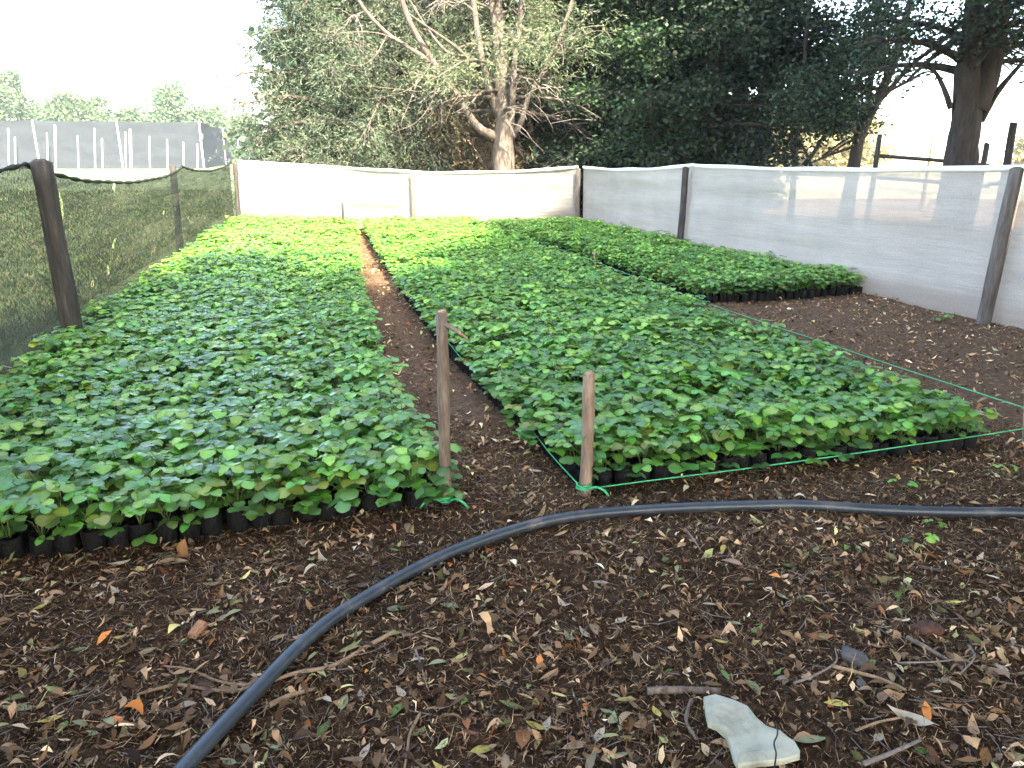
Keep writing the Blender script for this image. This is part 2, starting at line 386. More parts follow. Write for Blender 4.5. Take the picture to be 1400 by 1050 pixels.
for i, (b, t) in enumerate(WP):
    t = Vector(t); r = (.055, .062, .055, .05, .045, .05)[i]
    post_geo((b[0] - fo.x, b[1] - fo.y, -.2), (t.x - fo.x, t.y - fo.y, t.z - .03), r, 40 + i).obj('post', M['post_dark' if i == 2 else 'post_grey'], wf)

# dark green net fence on the left
LP = [((-2.04, .10), (-2.1, .1, 1.42), .09), ((-3.33, 5.70), A(56, 222, 5.72), .076), ((-4.60, 11.24), A(259, 226, 11.24), .05), ((-5.72, 16.4), A(321, 224, 16.4), .05)]
lf = empty('dark_net_fence', (-3.33, 5.7, 0)); tag(lf, 'sagging dark green shade net fence left of the near bed', 'fence')
fo = Vector((-3.33, 5.7, 0)); zt = [1.42, 1.43, 1.33, 1.33]; u0 = 0
for i, sag in enumerate((.10, .17, .11)):
    sp = (LP[i][0], zt[i], LP[i + 1][0], zt[i + 1], sag)
    V, F, UV, tops = net_geo([sp], 11 + i, .05, u0=u0, lean=(dl(LP[i]), dl(LP[i + 1]))); u0 += (Vector(sp[2]) - Vector(sp[0])).length
    a, b = Vector(sp[0]), Vector(sp[2]); nrm = Vector((-(b - a).y, (b - a).x, 0)).normalized() * .10
    V = [v + nrm for v in V]; tops = [v + nrm for v in tops]
    link('net_panel', pymesh('net_panel', rel(V, fo), F, M['net_green'], True, None, UV), lf)
    mb = MB(); mb.tube([v - fo for v in tops], [.016 + .006 * math.sin(k * 1.3) for k in range(len(tops))], 6); mb.obj('rolled_hem', M['hem_dark'], lf)
for i, (b, t, r) in enumerate(LP):
    t = Vector(t); ox = -.24 if i == 2 else 0
    post_geo((b[0] - fo.x + ox, b[1] - fo.y, -.2), (t.x - fo.x + ox, t.y - fo.y, t.z), r, 60 + i).obj('post', M['post_dark'], lf)

# ------------------------------------------------------------------ trees
def rand_unit(rng, n):
    v = rng.normal(size=(n, 3)); return v / np.linalg.norm(v, axis=1, keepdims=True)
def leaf_cloud(rng, pts, per, spread, L, W, palette, droop=0.0, jitc=.35, flat=.5):
    """Rhombus leaves scattered round anchor points; droop>0 makes them hang."""
    pts = np.asarray(pts); n = len(pts) * per
    base = np.repeat(pts, per, 0) + rng.normal(size=(n, 3)) * spread * np.array([1, 1, .8])
    d = rand_unit(rng, n); d[:, 2] = d[:, 2] * flat - droop; d /= np.linalg.norm(d, axis=1, keepdims=True)
    s = np.cross(d, rand_unit(rng, n)); s /= np.linalg.norm(s, axis=1, keepdims=True) + 1e-9
    l = (L * rng.uniform(.6, 1.35, n))[:, None]; wd = (W * rng.uniform(.7, 1.3, n))[:, None]
    V = np.stack([base, base + d * l * .5 + s * wd * .5, base + d * l, base + d * l * .5 - s * wd * .5], 1).reshape(-1, 3)
    F = np.arange(n * 4).reshape(-1, 4)
    pal = np.array(palette); pc = rng.integers(0, len(pal), len(pts)); c = pal[pc]
    c = np.repeat(c, per, 0) * rng.uniform(1 - jitc, 1 + jitc, (n, 1)) * rng.uniform(.9, 1.1, (n, 3))
    return V, F, np.repeat(c, 4, 0)
def spray_cloud(rng, pts, per, spread, length, palette, droop=.5, nl=10, W=.012, L=.07):
    """Feathery sprays: little leaflets set along a drooping axis."""
    pts = np.asarray(pts); n = len(pts) * per
    o = np.repeat(pts, per, 0) + rng.normal(size=(n, 3)) * spread
    d = rand_unit(rng, n); d[:, 2] = d[:, 2] * .4; d /= np.linalg.norm(d, axis=1, keepdims=True)
    ln = length * rng.uniform(.6, 1.3, n)
    t = np.linspace(.1, 1, nl)
    ax = o[:, None, :] + d[:, None, :] * (t[None, :, None] * ln[:, None, None]); ax[:, :, 2] -= droop * ln[:, None] * t[None, :] ** 2
    m = n * nl; b = ax.reshape(-1, 3); dd = np.repeat(d, nl, 0) + rng.normal(size=(m, 3)) * .55; dd[:, 2] -= droop * .9
    dd /= np.linalg.norm(dd, axis=1, keepdims=True)
    s = np.cross(dd, rand_unit(rng, m)); s /= np.linalg.norm(s, axis=1, keepdims=True) + 1e-9
    l = (L * rng.uniform(.6, 1.3, m))[:, None]; wd = W * rng.uniform(.7, 1.3, (m, 1))
    V = np.stack([b, b + dd * l * .45 + s * wd, b + dd * l, b + dd * l * .45 - s * wd], 1).reshape(-1, 3)
    pal = np.array(palette); c = np.repeat(pal[rng.integers(0, len(pal), len(pts))], per, 0) * rng.uniform(.7, 1.35, (n, 1))
    c = np.repeat(c, nl, 0) * rng.uniform(.8, 1.2, (m, 1))
    return V, np.arange(m * 4).reshape(-1, 4), np.repeat(c, 4, 0)

def make_tree(name, label, base, h, r, seed, limbs=18, low=.25, reach=2.4, sub=5, rise=.35, lean=(0, 0), style='leaf', per=14, spread=.16, L=.09, W=.045,
              palette=((.05, .09, .03),), bark='bark', droop=.2, group=None, extra=None, trunk_pts=None, anchors=5, dead=0.0, sides=10, spray=.35, zmin=None, limb_r=.33, tip=.15, dirs=None, fpow=1.5, clear=0):
    rng = np.random.default_rng(seed); base = Vector(base)
    e = empty(name, base); tag(e, label, 'tree', group)
    if trunk_pts is None:
        k = 8; trunk_pts = [Vector((lean[0] * (i / (k - 1)) ** 1.3 + rng.normal() * .05 * (i > 0), lean[1] * (i / (k - 1)) ** 1.3 + rng.normal() * .05 * (i > 0), -.15 + h * .92 * i / (k - 1))) for i in range(k)]
    tp = bez(trunk_pts, 4); nt_ = len(tp)
    rr = random.Random(seed); mb = MB()
    mb.tube(tp, [r * (1.35 if i == 0 else 1.12 if i < 3 else 1) * (1 - .80 * (i / (nt_ - 1))) for i in range(nt_)], sides + 2, True, .07, rr)
    mb.obj('trunk', M[bark], e)
    lm = MB(); anch = []; deadm = MB()
    if extra:
        for pts, r0, r1, leafy in extra:
            q = bez(pts, 4); xm = MB(); xm.tube(q, [r0 + (r1 - r0) * i / (len(q) - 1) for i in range(len(q))], 8, True, .06, rr); xm.obj('limb', M[bark], e)
            if leafy:
                for p in q[len(q) // 2:]: anch.append(tuple(p))
    for i in range(limbs):
        f = low + (1 - low) * ((i + rng.uniform(0, .9)) / limbs) ** fpow; f = min(f, .985)
        p0 = tp[int(f * (nt_ - 1))]; az = (i * 2.399 + rng.uniform(-.5, .5)) if dirs is None else rng.uniform(*dirs)
        ll = reach * (1.05 - .65 * max(0, f - .3) / .7) * rng.uniform(.65, 1.15)
        dirv = Vector((math.cos(az), math.sin(az), rise + rng.uniform(-.2, .25)))
        pts = []
        for k in range(6):
            t = k / 5; pts.append(p0 + dirv * (ll * t) + Vector((rng.normal() * .05 * ll * t, rng.normal() * .05 * ll * t, -droop * ll * t * t)))
        lr = r * (1 - .8 * f) * limb_r + .012
        lm.tube(pts, [lr * (1 - .85 * t / 5) for t in range(6)], 5, True)
        isdead = rng.random() < dead
        for k in range(sub):
            t = .25 + .75 * (k + rng.random()) / sub; q0 = pts[min(5, int(t * 5))]; a2 = az + rng.uniform(-1.5, 1.5)
            sl_ = ll * .42 * (1.2 - .6 * t) * rng.uniform(.6, 1.3); dv = Vector((math.cos(a2), math.sin(a2), rise * .6 + rng.uniform(-.35, .35)))
            sp = [q0 + dv * (sl_ * j / 4) + Vector((rng.normal() * .03, rng.normal() * .03, -droop * 1.2 * sl_ * (j / 4) ** 2)) for j in range(5)]
            (deadm if isdead else lm).tube(sp, [max(.004, lr * .32 * (1 - .8 * j / 4)) for j in range(5)], 3, False)
            if isdead:
                for _ in range(3):
                    q = sp[rng.integers(1, 5)]; dv2 = Vector((rng.normal(), rng.normal(), rng.normal() * .5 - .2)) * .35
                    deadm.tube([q, q + dv2 * .5 + Vector((0, 0, .03)), q + dv2 + Vector((0, 0, -.06))], [.007, .005, .003], 3, False)
                continue
            for j in range(anchors): anch.append(tuple(sp[0].lerp(sp[4], (j + rng.random()) / anchors) + Vector((0, 0, 0))))
    lm.obj('branches', M[bark], e)['kind'] = 'stuff'
    if deadm.v: deadm.obj('dead_branches', M['bark_pale'], e)['kind'] = 'stuff'
    if anch:
        an = np.array(anch)
        if zmin is not None: an = an[an[:, 2] > zmin]
        if clear: an = an[(np.hypot(an[:, 0], an[:, 1]) > clear) | (an[:, 2] > 5.2)]
        if style == 'spray': V, F, c = spray_cloud(rng, an, per, spread, spray, palette, droop=max(.3, droop), L=L, W=W)
        else: V, F, c = leaf_cloud(rng, an, per, spread, L, W, palette, droop * .6)
        cr = link('crown', fastmesh('crown', V, F, M['tree_leaf'], c, False), e); cr['kind'] = 'stuff'
    return e

OLIVE = ((.085, .115, .072), (.075, .112, .068), (.10, .13, .08), (.115, .128, .085), (.065, .105, .06))
SUNNY = ((.10, .14, .075), (.125, .16, .085), (.09, .13, .07), (.14, .155, .09))
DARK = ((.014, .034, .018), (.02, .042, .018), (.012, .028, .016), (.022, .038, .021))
MID = ((.035, .08, .03), (.048, .095, .033), (.028, .066, .028))

def loc(px, Y): return Vector(((px - 700) * .958 / FPX * Y, Y, 0))
def TA(base, px, py, Y): return A(px, py, Y) - Vector(base)

# the sunlit old cypress behind the back net
b = loc(688, 18.4)
T = lambda px, py, dy=0: TA(b, px, py, 18.4 + dy)
stems = [
    ([T(684, 190), T(652, 172, -.2), T(625, 130, -.4), T(590, 82, -.6), T(556, 20, -.8), T(535, -60, -.9)], .10, .05, False),
    ([T(592, 86, -.6), T(560, 66, -.7), T(525, 42, -.8), T(490, 0, -1.0), T(470, -60, -1.1)], .055, .03, False),
    ([T(596, 105, -.5), T(575, 103, -.7), T(562, 98, -.9)], .04, .015, False),
    ([T(682, 160), T(668, 118, -.1), T(657, 70, -.2), T(648, 10, -.2), T(642, -60, -.2)], .085, .055, True),
    ([T(690, 160), T(680, 110, .2), T(679, 50, .2), T(672, 0, .2), T(668, -80, .2)], .10, .06, True),
    ([T(697, 190), T(700, 150, -.2), T(703, 90, -.2), T(710, 40, 0), T(716, -80, 0)], .08, .05, True),
    ([T(698, 192), T(712, 168, -.3), T(722, 135, -.4), T(745, 95, -.5), T(770, 40, -.5), T(800, -60, -.5)], .07, .035, True),
    ([T(750, 88, -.5), T(775, 55, -.7), T(800, 38, -.9), T(828, 35, -1.0)], .03, .01, True),
    ([T(645, 85, -.2), T(620, 62, -.6), T(596, 45, -.9), T(560, 20, -1.2)], .045, .02, False),
    ([T(590, 84, -.6), T(572, 112, -.9), T(545, 128, -1.2), T(500, 136, -1.4)], .016, .005, False),
    ([T(556, 62, -.7), T(520, 46, -1.1), T(480, 44, -1.4), T(450, 48, -1.5)], .016, .005, False),
    ([T(528, 50, -.9), T(512, 78, -1.3), T(490, 90, -1.5), T(465, 84, -1.6)], .014, .004, False),
    ([T(602, 98, -.6), T(590, 140, -1.0), T(568, 168, -1.3), T(540, 180, -1.5)], .016, .005, False),
    ([T(574, 102, -.8), T(560, 140, -1.2), T(548, 170, -1.4), T(556, 176, -1.5)], .013, .004, False),
    ([T(622, 122, -.4), T(585, 126, -.9), T(545, 122, -1.3), T(508, 118, -1.5)], .014, .004, False),
    ([T(760, 60, -.6), T(790, 52, -1.0), T(815, 42, -1.2), T(842, 46, -1.3)], .013, .004, False),
    ([T(745, 92, -.6), T(765, 60, -1.0), T(770, 85, -1.2), T(760, 95, -1.2)], .014, .004, False),
    ([T(640, 82, -.3), T(610, 70, -.4), T(585, 40, -.5), T(560, 0, -.6)], .04, .02, False)]
make_tree('cypress_tree', 'old many-stemmed sunlit cypress with bare grey limbs behind the white back net', b, 9.5, .31, 21, limbs=34, low=.47, reach=2.9, sub=8, rise=.25, style='spray', per=6,
          spread=.2, L=.105, W=.010, palette=SUNNY, bark='bark', droop=.45, extra=stems, dead=.25, spray=.36, anchors=5,
          trunk_pts=[Vector((0, 0, -.15)), Vector((.02, 0, .8)), T(688, 205), T(690, 165), T(686, 110, .2), T(682, 40, .3), T(676, -60, .4), Vector((-.1, .3, 9))], limb_r=.22, zmin=2.9, fpow=1.2, clear=.75)
# bushy conifers to its left
make_tree('cypress_tree', 'bushy olive-green cypress at the outer left end of the tree belt', loc(450, 19.6), 12, .22, 22, limbs=84, low=.10, reach=2.05, sub=9, rise=.25, style='spray', per=5, spread=.22, L=.105, W=.011,
          palette=OLIVE, bark='bark', droop=.45, dead=.08, spray=.36, anchors=5, fpow=1.6)
make_tree('cypress_tree', 'drooping grey-green cypress with dead twigs between the bushy one and the bare-limbed one', loc(540, 20.3), 12, .25, 23, limbs=74, low=.10, reach=2.2, sub=9, rise=.2, style='spray', per=5, spread=.22, L=.105, W=.011,
          palette=OLIVE, bark='bark', droop=.6, dead=.15, spray=.4, anchors=5, fpow=1.6)
make_tree('cypress_tree', 'brown-trunked cypress with hanging brownish sprays just left of the bare-limbed one', loc(628, 20.2), 9.5, .22, 24, limbs=36, low=.12, reach=1.7, sub=8, rise=.1, style='spray', per=4, spread=.2, L=.105, W=.011,
          palette=((.13, .10, .055), (.11, .11, .05), (.16, .12, .07)), bark='bark', droop=.7, dead=.2, spray=.4, anchors=5)
# dark belt to the right
G_D = 'dark trees behind the right-hand net'
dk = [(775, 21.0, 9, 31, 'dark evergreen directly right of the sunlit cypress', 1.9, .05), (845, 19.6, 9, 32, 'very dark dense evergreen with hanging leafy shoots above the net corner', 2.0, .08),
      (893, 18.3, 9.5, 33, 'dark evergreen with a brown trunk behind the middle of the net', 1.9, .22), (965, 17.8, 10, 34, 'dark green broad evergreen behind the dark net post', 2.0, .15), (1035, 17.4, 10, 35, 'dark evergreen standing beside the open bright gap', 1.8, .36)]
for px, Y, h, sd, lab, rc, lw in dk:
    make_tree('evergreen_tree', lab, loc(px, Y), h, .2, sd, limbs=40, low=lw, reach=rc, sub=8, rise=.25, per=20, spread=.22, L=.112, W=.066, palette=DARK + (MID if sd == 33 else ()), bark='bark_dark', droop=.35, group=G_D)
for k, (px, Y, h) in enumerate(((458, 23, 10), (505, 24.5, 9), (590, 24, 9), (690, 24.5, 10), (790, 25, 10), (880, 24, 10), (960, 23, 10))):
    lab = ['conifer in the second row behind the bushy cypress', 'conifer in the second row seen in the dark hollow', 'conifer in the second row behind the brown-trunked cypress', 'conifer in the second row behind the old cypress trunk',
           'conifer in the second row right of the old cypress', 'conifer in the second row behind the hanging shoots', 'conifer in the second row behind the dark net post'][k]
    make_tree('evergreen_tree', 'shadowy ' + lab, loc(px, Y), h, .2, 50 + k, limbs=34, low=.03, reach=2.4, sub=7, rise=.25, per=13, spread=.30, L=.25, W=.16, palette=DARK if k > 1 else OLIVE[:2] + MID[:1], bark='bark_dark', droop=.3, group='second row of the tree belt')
# leaning tree in the bright gap
b = loc(1165, 15.2); T = lambda px, py, dy=0: TA(b, px, py, 15.2 + dy)
ex = [([T(1178, 175), T(1186, 150), T(1190, 120), T(1195, 60), T(1200, -20)], .07, .03, True), ([T(1200, 140), T(1220, 118), T(1245, 90), T(1300, 45, -.3), T(1340, 0, -.5)], .06, .02, True),
      ([T(1205, 130), T(1240, 112), T(1270, 98), T(1300, 115)], .035, .01, False), ([T(1168, 200), T(1140, 210), T(1110, 222)], .03, .015, False), ([T(1172, 188), T(1150, 200), T(1128, 215)], .03, .012, False)]
make_tree('leaning_tree', 'leaning dark tree with small leaves against the bright gap', b, 8.5, .14, 61, limbs=28, low=.30, reach=2.0, sub=8, rise=.35, per=18, spread=.22, L=.085, W=.048, palette=DARK + MID[:1], bark='bark_dark', droop=.25,
          extra=ex, trunk_pts=[Vector((0, 0, -.15)), Vector((.05, 0, 1.0)), T(1176, 185), T(1200, 135), T(1222, 85), T(1240, 20), T(1262, -80), T(1275, -190)], dirs=(1.2, 4.4))
b = loc(1090, 16.2); T = lambda px, py, dy=0: TA(b, px, py, 16.2 + dy)
ex = [([T(1100, 226), T(1118, 200), T(1135, 170), T(1150, 130)], .05, .02, True), ([T(1088, 226), T(1082, 195), T(1086, 150), T(1080, 100)], .045, .02, True), ([T(1075, 228), T(1062, 205), T(1066, 175), T(1050, 130)], .04, .015, True),
      ([T(1110, 228), T(1100, 205), T(1082, 175), T(1075, 150)], .035, .015, True), ([T(1125, 214), T(1150, 195), T(1175, 182)], .03, .012, False), ([T(1060, 212), T(1080, 210), T(1100, 208)], .02, .012, False)]
make_tree('thicket_tree', 'tangled many-stemmed dark shrub tree at the edge of the bright gap', b, 7, .07, 62, limbs=20, low=.35, reach=1.7, sub=6, rise=.35, per=9, spread=.18, L=.075, W=.04, palette=DARK, bark='bark_dark', droop=.25, extra=ex, dirs=(.6, 4.2), zmin=2.9)
# big forked tree on the right
b = loc(1314, 11.6); T = lambda px, py, dy=0: TA(b, px, py, 11.6 + dy)
ex = [([T(1332, 150), T(1350, 100), T(1362, 40), T(1372, -30), T(1385, -140)], .19, .12, True), ([T(1340, 165), T(1362, 128), T(1385, 100), T(1420, 60)], .06, .02, True),
      ([T(1300, 148), T(1290, 120), T(1278, 98), T(1262, 92)], .045, .015, False), ([T(1312, 50), T(1285, 70), T(1260, 92), T(1240, 110, .2)], .05, .015, True), ([T(1315, 30), T(1290, 55), T(1265, 75), T(1245, 82)], .035, .012, True)]
make_tree('forked_tree', 'thick dark forked tree trunk beside the nearest grey net post', b, 11, .27, 63, limbs=24, low=.50, reach=2.6, sub=8, rise=.4, per=13, spread=.26, L=.08, W=.042, palette=DARK + MID[:1], bark='bark_dark', droop=.35,
          extra=ex, trunk_pts=[Vector((0, 0, -.15)), Vector((.03, 0, .9)), T(1316, 200), T(1322, 150), T(1322, 100), T(1330, 40), T(1334, -40), T(1338, -220), T(1340, -330)], zmin=2.9, sides=14)

# the grove overhead and behind: it shades the beds
grove = [((9.8, 6.2), 12, 4.0, 'beside the nearest white panel, out to the right'), ((6.6, .6), 12, 4.2, 'to the right of the viewer'), ((2.3, -2.6), 13, 4.4, 'just behind the viewer'), ((-2.2, -3.4), 12, 3.6, 'behind the viewer towards the dark net'),
         ((12.5, 1.5), 12, 4.0, 'far out to the right of the pipe'), ((7.2, -5.5), 13, 4.4, 'deep in the grove behind the viewer'), ((6.0, 1.2), 12.5, 4.0, 'overhanging the near corner of the middle bed'),
         ((3.2, -7.5), 13, 4.4, 'second row behind the viewer'), ((-1.5, -7.5), 12, 4.2, 'second row behind the viewer, towards the dark net'), ((9.6, -1.6), 13, 4.4, 'right of the viewer, in the second row'), ((4.3, -1.0), 11, 4.0, 'close behind the viewer on the right'), ((9.6, 10.6), 12.5, 3.2, 'right of the rail fence'), ((7.6, 8.4), 12.5, 3.0, 'just outside the nearest white panel'), ((5.5, 5.2), 12, 2.6, 'leaning over the right white panel'), ((12.5, 7.5), 12.5, 3.6, 'far out beside the nearest white panel')]
for k, ((x, y), h, rc, lab) in enumerate(grove):
    make_tree('shade_tree', 'tall shade tree ' + lab, (x, y, 0), h, .28, 80 + k, limbs=22, low=.38 if k < 11 else .5, reach=rc, sub=6, rise=.3, per=9, spread=.42, L=.44, W=.28, fpow=1.0, palette=DARK + MID, bark='bark', droop=.2, group='grove of shade trees')

# far trees beyond the left field and beyond the gap on the right
FAR = ((.10, .17, .08), (.12, .19, .085), (.085, .15, .075))
far = [(5, 118, 10.5, 2.6, .45, 'thin tall pale tree at the far left edge of the field'), (28, 122, 13, 2.6, .4, 'tall sparse pale tree, leftmost crown standing clear above the grey net'), (55, 126, 8.5, 3.2, .2, 'low pale bush between the tall sparse tree and the round tree'), (98, 118, 9.6, 3.2, .25, 'round pale tree in the middle of the far row'),
       (135, 120, 9, 4, .15, 'broad pale green tree right of the round one'), (185, 124, 7.5, 4, .1, 'low pale tree in the dip of the far row'), (240, 118, 10.8, 4.6, .12, 'highest dome-shaped pale tree of the far row'), (285, 122, 7.6, 4.5, .1, 'low pale tree at the right shoulder of the dome-shaped one'),
       (335, 150, 8, 5, .05, 'pale tree low beside the bushy cypress')]
for k, (px, Y, h, rc, lw, lab) in enumerate(far):
    make_tree('far_tree', lab, loc(px, Y), h * 1.08, .22, 110 + k, limbs=22, low=lw, reach=rc, sub=6, rise=.3, per=14, spread=.75, L=.52, W=.32, fpow=1.0, palette=FAR, bark='bark_pale', droop=.15, group='pale trees beyond the far field')
for k, (px, Y, h, rc, lab) in enumerate(((1000, 60, 5, 4, 'straw-coloured bush seen through the thicket'), (1085, 62, 6, 4.5, 'straw-coloured bush beyond the bright gap'), (1150, 58, 5.5, 4, 'pale bush low beyond the leaning tree'), (1440, 70, 6, 4, 'pale bush at the far right beyond the rail fence'))):
    make_tree('far_bush', lab, loc(px, Y), h, .18, 130 + k, limbs=18, low=.02, reach=rc, sub=5, rise=.3, per=16, spread=.4, L=.4, W=.25, palette=((.32, .29, .14), (.36, .31, .16), (.26, .26, .12)), bark='bark_pale', droop=.15, group='pale bushes beyond the gap')

# ------------------------------------------------------------------ far grey net enclosure, poles, rail fence
c0, c1, c2 = Vector((-75, 82, 0)), Vector((-33.2, 86, 0)), Vector((-78, 258, 0))
ne = empty('net_enclosure', c1); tag(ne, 'long grey net enclosure standing far off across the field', 'enclosure')
def wall(a, b, za, zb, n, nm):
    for i in range(n):
        p, q = a.lerp(b, i / n), a.lerp(b, (i + 1) / n); V, F, UV, tops = net_geo([(p, za + (zb - za) * i / n, q, za + (zb - za) * (i + 1) / n, .10)], 70 + i, .12, step=.8, rows=10)
        link('net_panel', pymesh('net_panel', rel(V, c1), F, M['net_grey'], True, None, UV), ne)
        post_geo(q - c1 + Vector((0, 0, -.3)), q - c1 + Vector((0, 0, za + (zb - za) * (i + 1) / n)), .09, 90 + i, 6).obj('post', M['pole_white'], ne)
wall(c0, c1, 5.0, 4.75, 5, 'a'); wall(c1, c2, 4.75, 4.9, 7, 'b')
poles = [(12, 175, 234), (21, 187, 231), (27, 200, 229.5), (60, 190, 230), (65, 181, 231), (76, 170, 236), (93, 196, 230), (107, 185, 232), (121, 202, 230), (130, 175, 236), (140, 189, 233), (167, 192, 230), (172, 180, 233), (179, 176, 243), (191, 196, 230),
         (205, 186, 236), (210, 200, 230), (229, 190, 233), (251, 194, 231), (254, 204, 230), (270, 196, 231), (277, 183, 230)]
ordn = ['first', 'second', 'third', 'fourth', 'fifth', 'sixth', 'seventh', 'eighth', 'ninth', 'tenth', 'eleventh', 'twelfth', 'thirteenth', 'fourteenth', 'fifteenth', 'sixteenth', 'seventeenth', 'eighteenth', 'nineteenth', 'twentieth', 'twenty-first', 'twenty-second']
for i, (px, ty, by) in enumerate(poles):
    p = G(px, by, -.04); t = A(px - .02 * (by - ty), ty, p.y)
    mb = MB(); rr_ = .085 if i in (5, 13) else .065
    mb.tube([(0, 0, -.2), (t.x - p.x, 0, t.z - .04), (t.x - p.x, 0, t.z + .02)], [rr_, rr_ * .9, rr_ * .5], 8)
    o = mb.obj('white_pole', M['pole_white'], None, True, p); tag(o, f'{ordn[i]} from the left of the white poles before the grey net', 'pole', 'white poles in the far field')
# post-and-rail fence beyond the right net
rf = empty('rail_fence', loc(1200, 13.2)); tag(rf, 'dark post and rail fence beyond the nearest white net panel', 'fence'); o_ = loc(1200, 13.2)
ends = []
for px, Y, ty, r in ((1203, 13.2, 184, .045), (1350, 13.4, 196, .05), (1386, 12.2, 168, .06)):
    p = loc(px - 9, Y); t = A(px, ty, Y); post_geo(p - o_ + Vector((0, 0, -.2)), t - o_, r, int(px)).obj('post', M['post_dark'], rf); ends.append((px, Y))
for a_, b_ in (((1200, 213, 13.2), (1352, 226, 13.4)), ((1200, 243, 13.2), (1352, 255, 13.4)), ((1352, 252, 13.4), (1386, 250, 12.2))):
    p, q = A(*a_) - o_, A(*b_) - o_; mb = MB(); mb.tube([p, p.lerp(q, .5) + Vector((0, 0, .01)), q], [.03, .032, .027], 7); mb.obj('rail', M['post_dark'], rf)
p = loc(1272, 22); t = A(1286, 148, 22)
mb = MB(); mb.tube([(0, 0, -.2), (t.x - p.x, 0, t.z - .03), (t.x - p.x, 0, t.z)], [.09, .08, .05], 10)
tag(mb.obj('cream_pole', M['pole_cream'], None, True, p), 'slim cream pole rising beyond the rail fence', 'pole')

# ------------------------------------------------------------------ seedlings
rs = np.random.default_rng(77)
def leaf_mesh(seed, h, reach, size):
    """One trifoliate leaf on its stalk, root at the origin, reaching along +X."""
    rng = random.Random(seed); V = []; F = []; C = []
    tint = rng.choice([(.090, .235, .048), (.140, .33, .055), (.205, .41, .072), (.10, .235, .075)])
    if seed % 19 == 7: tint = (.22, .28, .05)
    stalk = [Vector((0, 0, -.02)), Vector((reach * .35, 0, h * .62)), Vector((reach * .85, 0, h * .97)), Vector((reach, 0, h))]
    mb = MB(); mb.tube(stalk, [.0022, .002, .0016, .0013], 3, False); V += mb.v; F += mb.f; C += [(.13, .20, .05)] * len(mb.v)
    tip = stalk[-1]; rows = 7
    prof = [.07, .32, .49, .555, .53, .41, .17]
    tilt = rng.uniform(-.25, .3)
    for k, az in enumerate((0, 1.75, -1.75)):
        az += rng.uniform(-.25, .25); L = size * (1.05 if k == 0 else .95) * rng.uniform(.9, 1.1); fold = rng.uniform(.10, .5); arch = rng.uniform(.1, .55); pt = tilt + rng.uniform(-.2, .2)
        d = Vector((math.cos(az), math.sin(az), 0)); s = Vector((-d.y, d.x, 0)); b0 = len(V); cc = tuple(c * rng.uniform(.85, 1.15) for c in tint)
        for i in range(rows):
            t = i / (rows - 1); wv = prof[i] * L * .98 * (1 + (.07 if i % 2 else -.04)); ce = tip + d * (L * t + .004) + Vector((0, 0, L * (pt * t - arch * t * t)))
            V += [ce, ce + s * wv + Vector((0, 0, wv * fold - wv * wv * 8)) - d * (.06 * L if i % 2 == 0 else 0), ce - s * wv + Vector((0, 0, wv * fold - wv * wv * 8)) - d * (.06 * L if i % 2 == 0 else 0)]
            for q_ in V[-3:]: q_.z += rng.uniform(-.045, .045) * L
            C += [tuple(c * 1.25 for c in cc), cc, cc]
        for i in range(rows - 1):
            a = b0 + i * 3; F += [(a, a + 3, a + 4, a + 1), (a, a + 2, a + 5, a + 3)]
    return V, F, C
NL = 20
leafdata = []
for k in range(NL):
    rr_ = random.Random(900 + k)
    leafdata.append(leaf_mesh(300 + k, *((rr_.uniform(.035, .185), rr_.uniform(.03, .10)) if k < 14 else (rr_.uniform(-.02, .045), rr_.uniform(.085, .135))), rr_.uniform(.034, .060)))
leafme = [pymesh('leaf', V, F, M['plant'], True, C) for V, F, C in leafdata]
def bag_geo(seed):
    rng = random.Random(seed); n = 10; V = []; F = []
    prof = [(0, .040), (.03, .0435), (.06, .044), (.08, .0435), (.093, .0455), (.0935, .043), (.076, .0415)]
    for z, r in prof:
        for j in range(n):
            a = 2 * math.pi * j / n; q = r * (1 + rng.uniform(-.055, .055)); V.append(Vector((q * math.cos(a), q * math.sin(a), z + rng.uniform(-.005, .005) * (z > .07))))
    for i in range(len(prof) - 1):
        for j in range(n): a = i * n + j; b = i * n + (j + 1) % n; F.append((a, b, b + n, a + n))
    return V, F
bagme = []; soilme = []
for k in range(4):
    V, F = bag_geo(k); bagme.append(pymesh('bag', V, F, M['bag']))
    V = [Vector((.0425 * math.cos(a), .0425 * math.sin(a), .076 + .004 * math.sin(3 * a + k))) for a in np.linspace(0, 2 * math.pi, 11)[:-1]] + [Vector((0, 0, .086))]
    soilme.append(pymesh('bag_soil', V, [(j, (j + 1) % 10, 10) for j in range(10)], M['bag_soil']))
def variant(seed, big=1.0):
    rng = random.Random(seed); n = rng.choice((7, 8, 8, 9)); a0 = rng.uniform(0, 6.28); out = []
    for i in range(n): out.append((rng.randrange(14), a0 + i * 2 * math.pi / n + rng.uniform(-.5, .5), rng.uniform(.8, 1.12) * big))
    return out
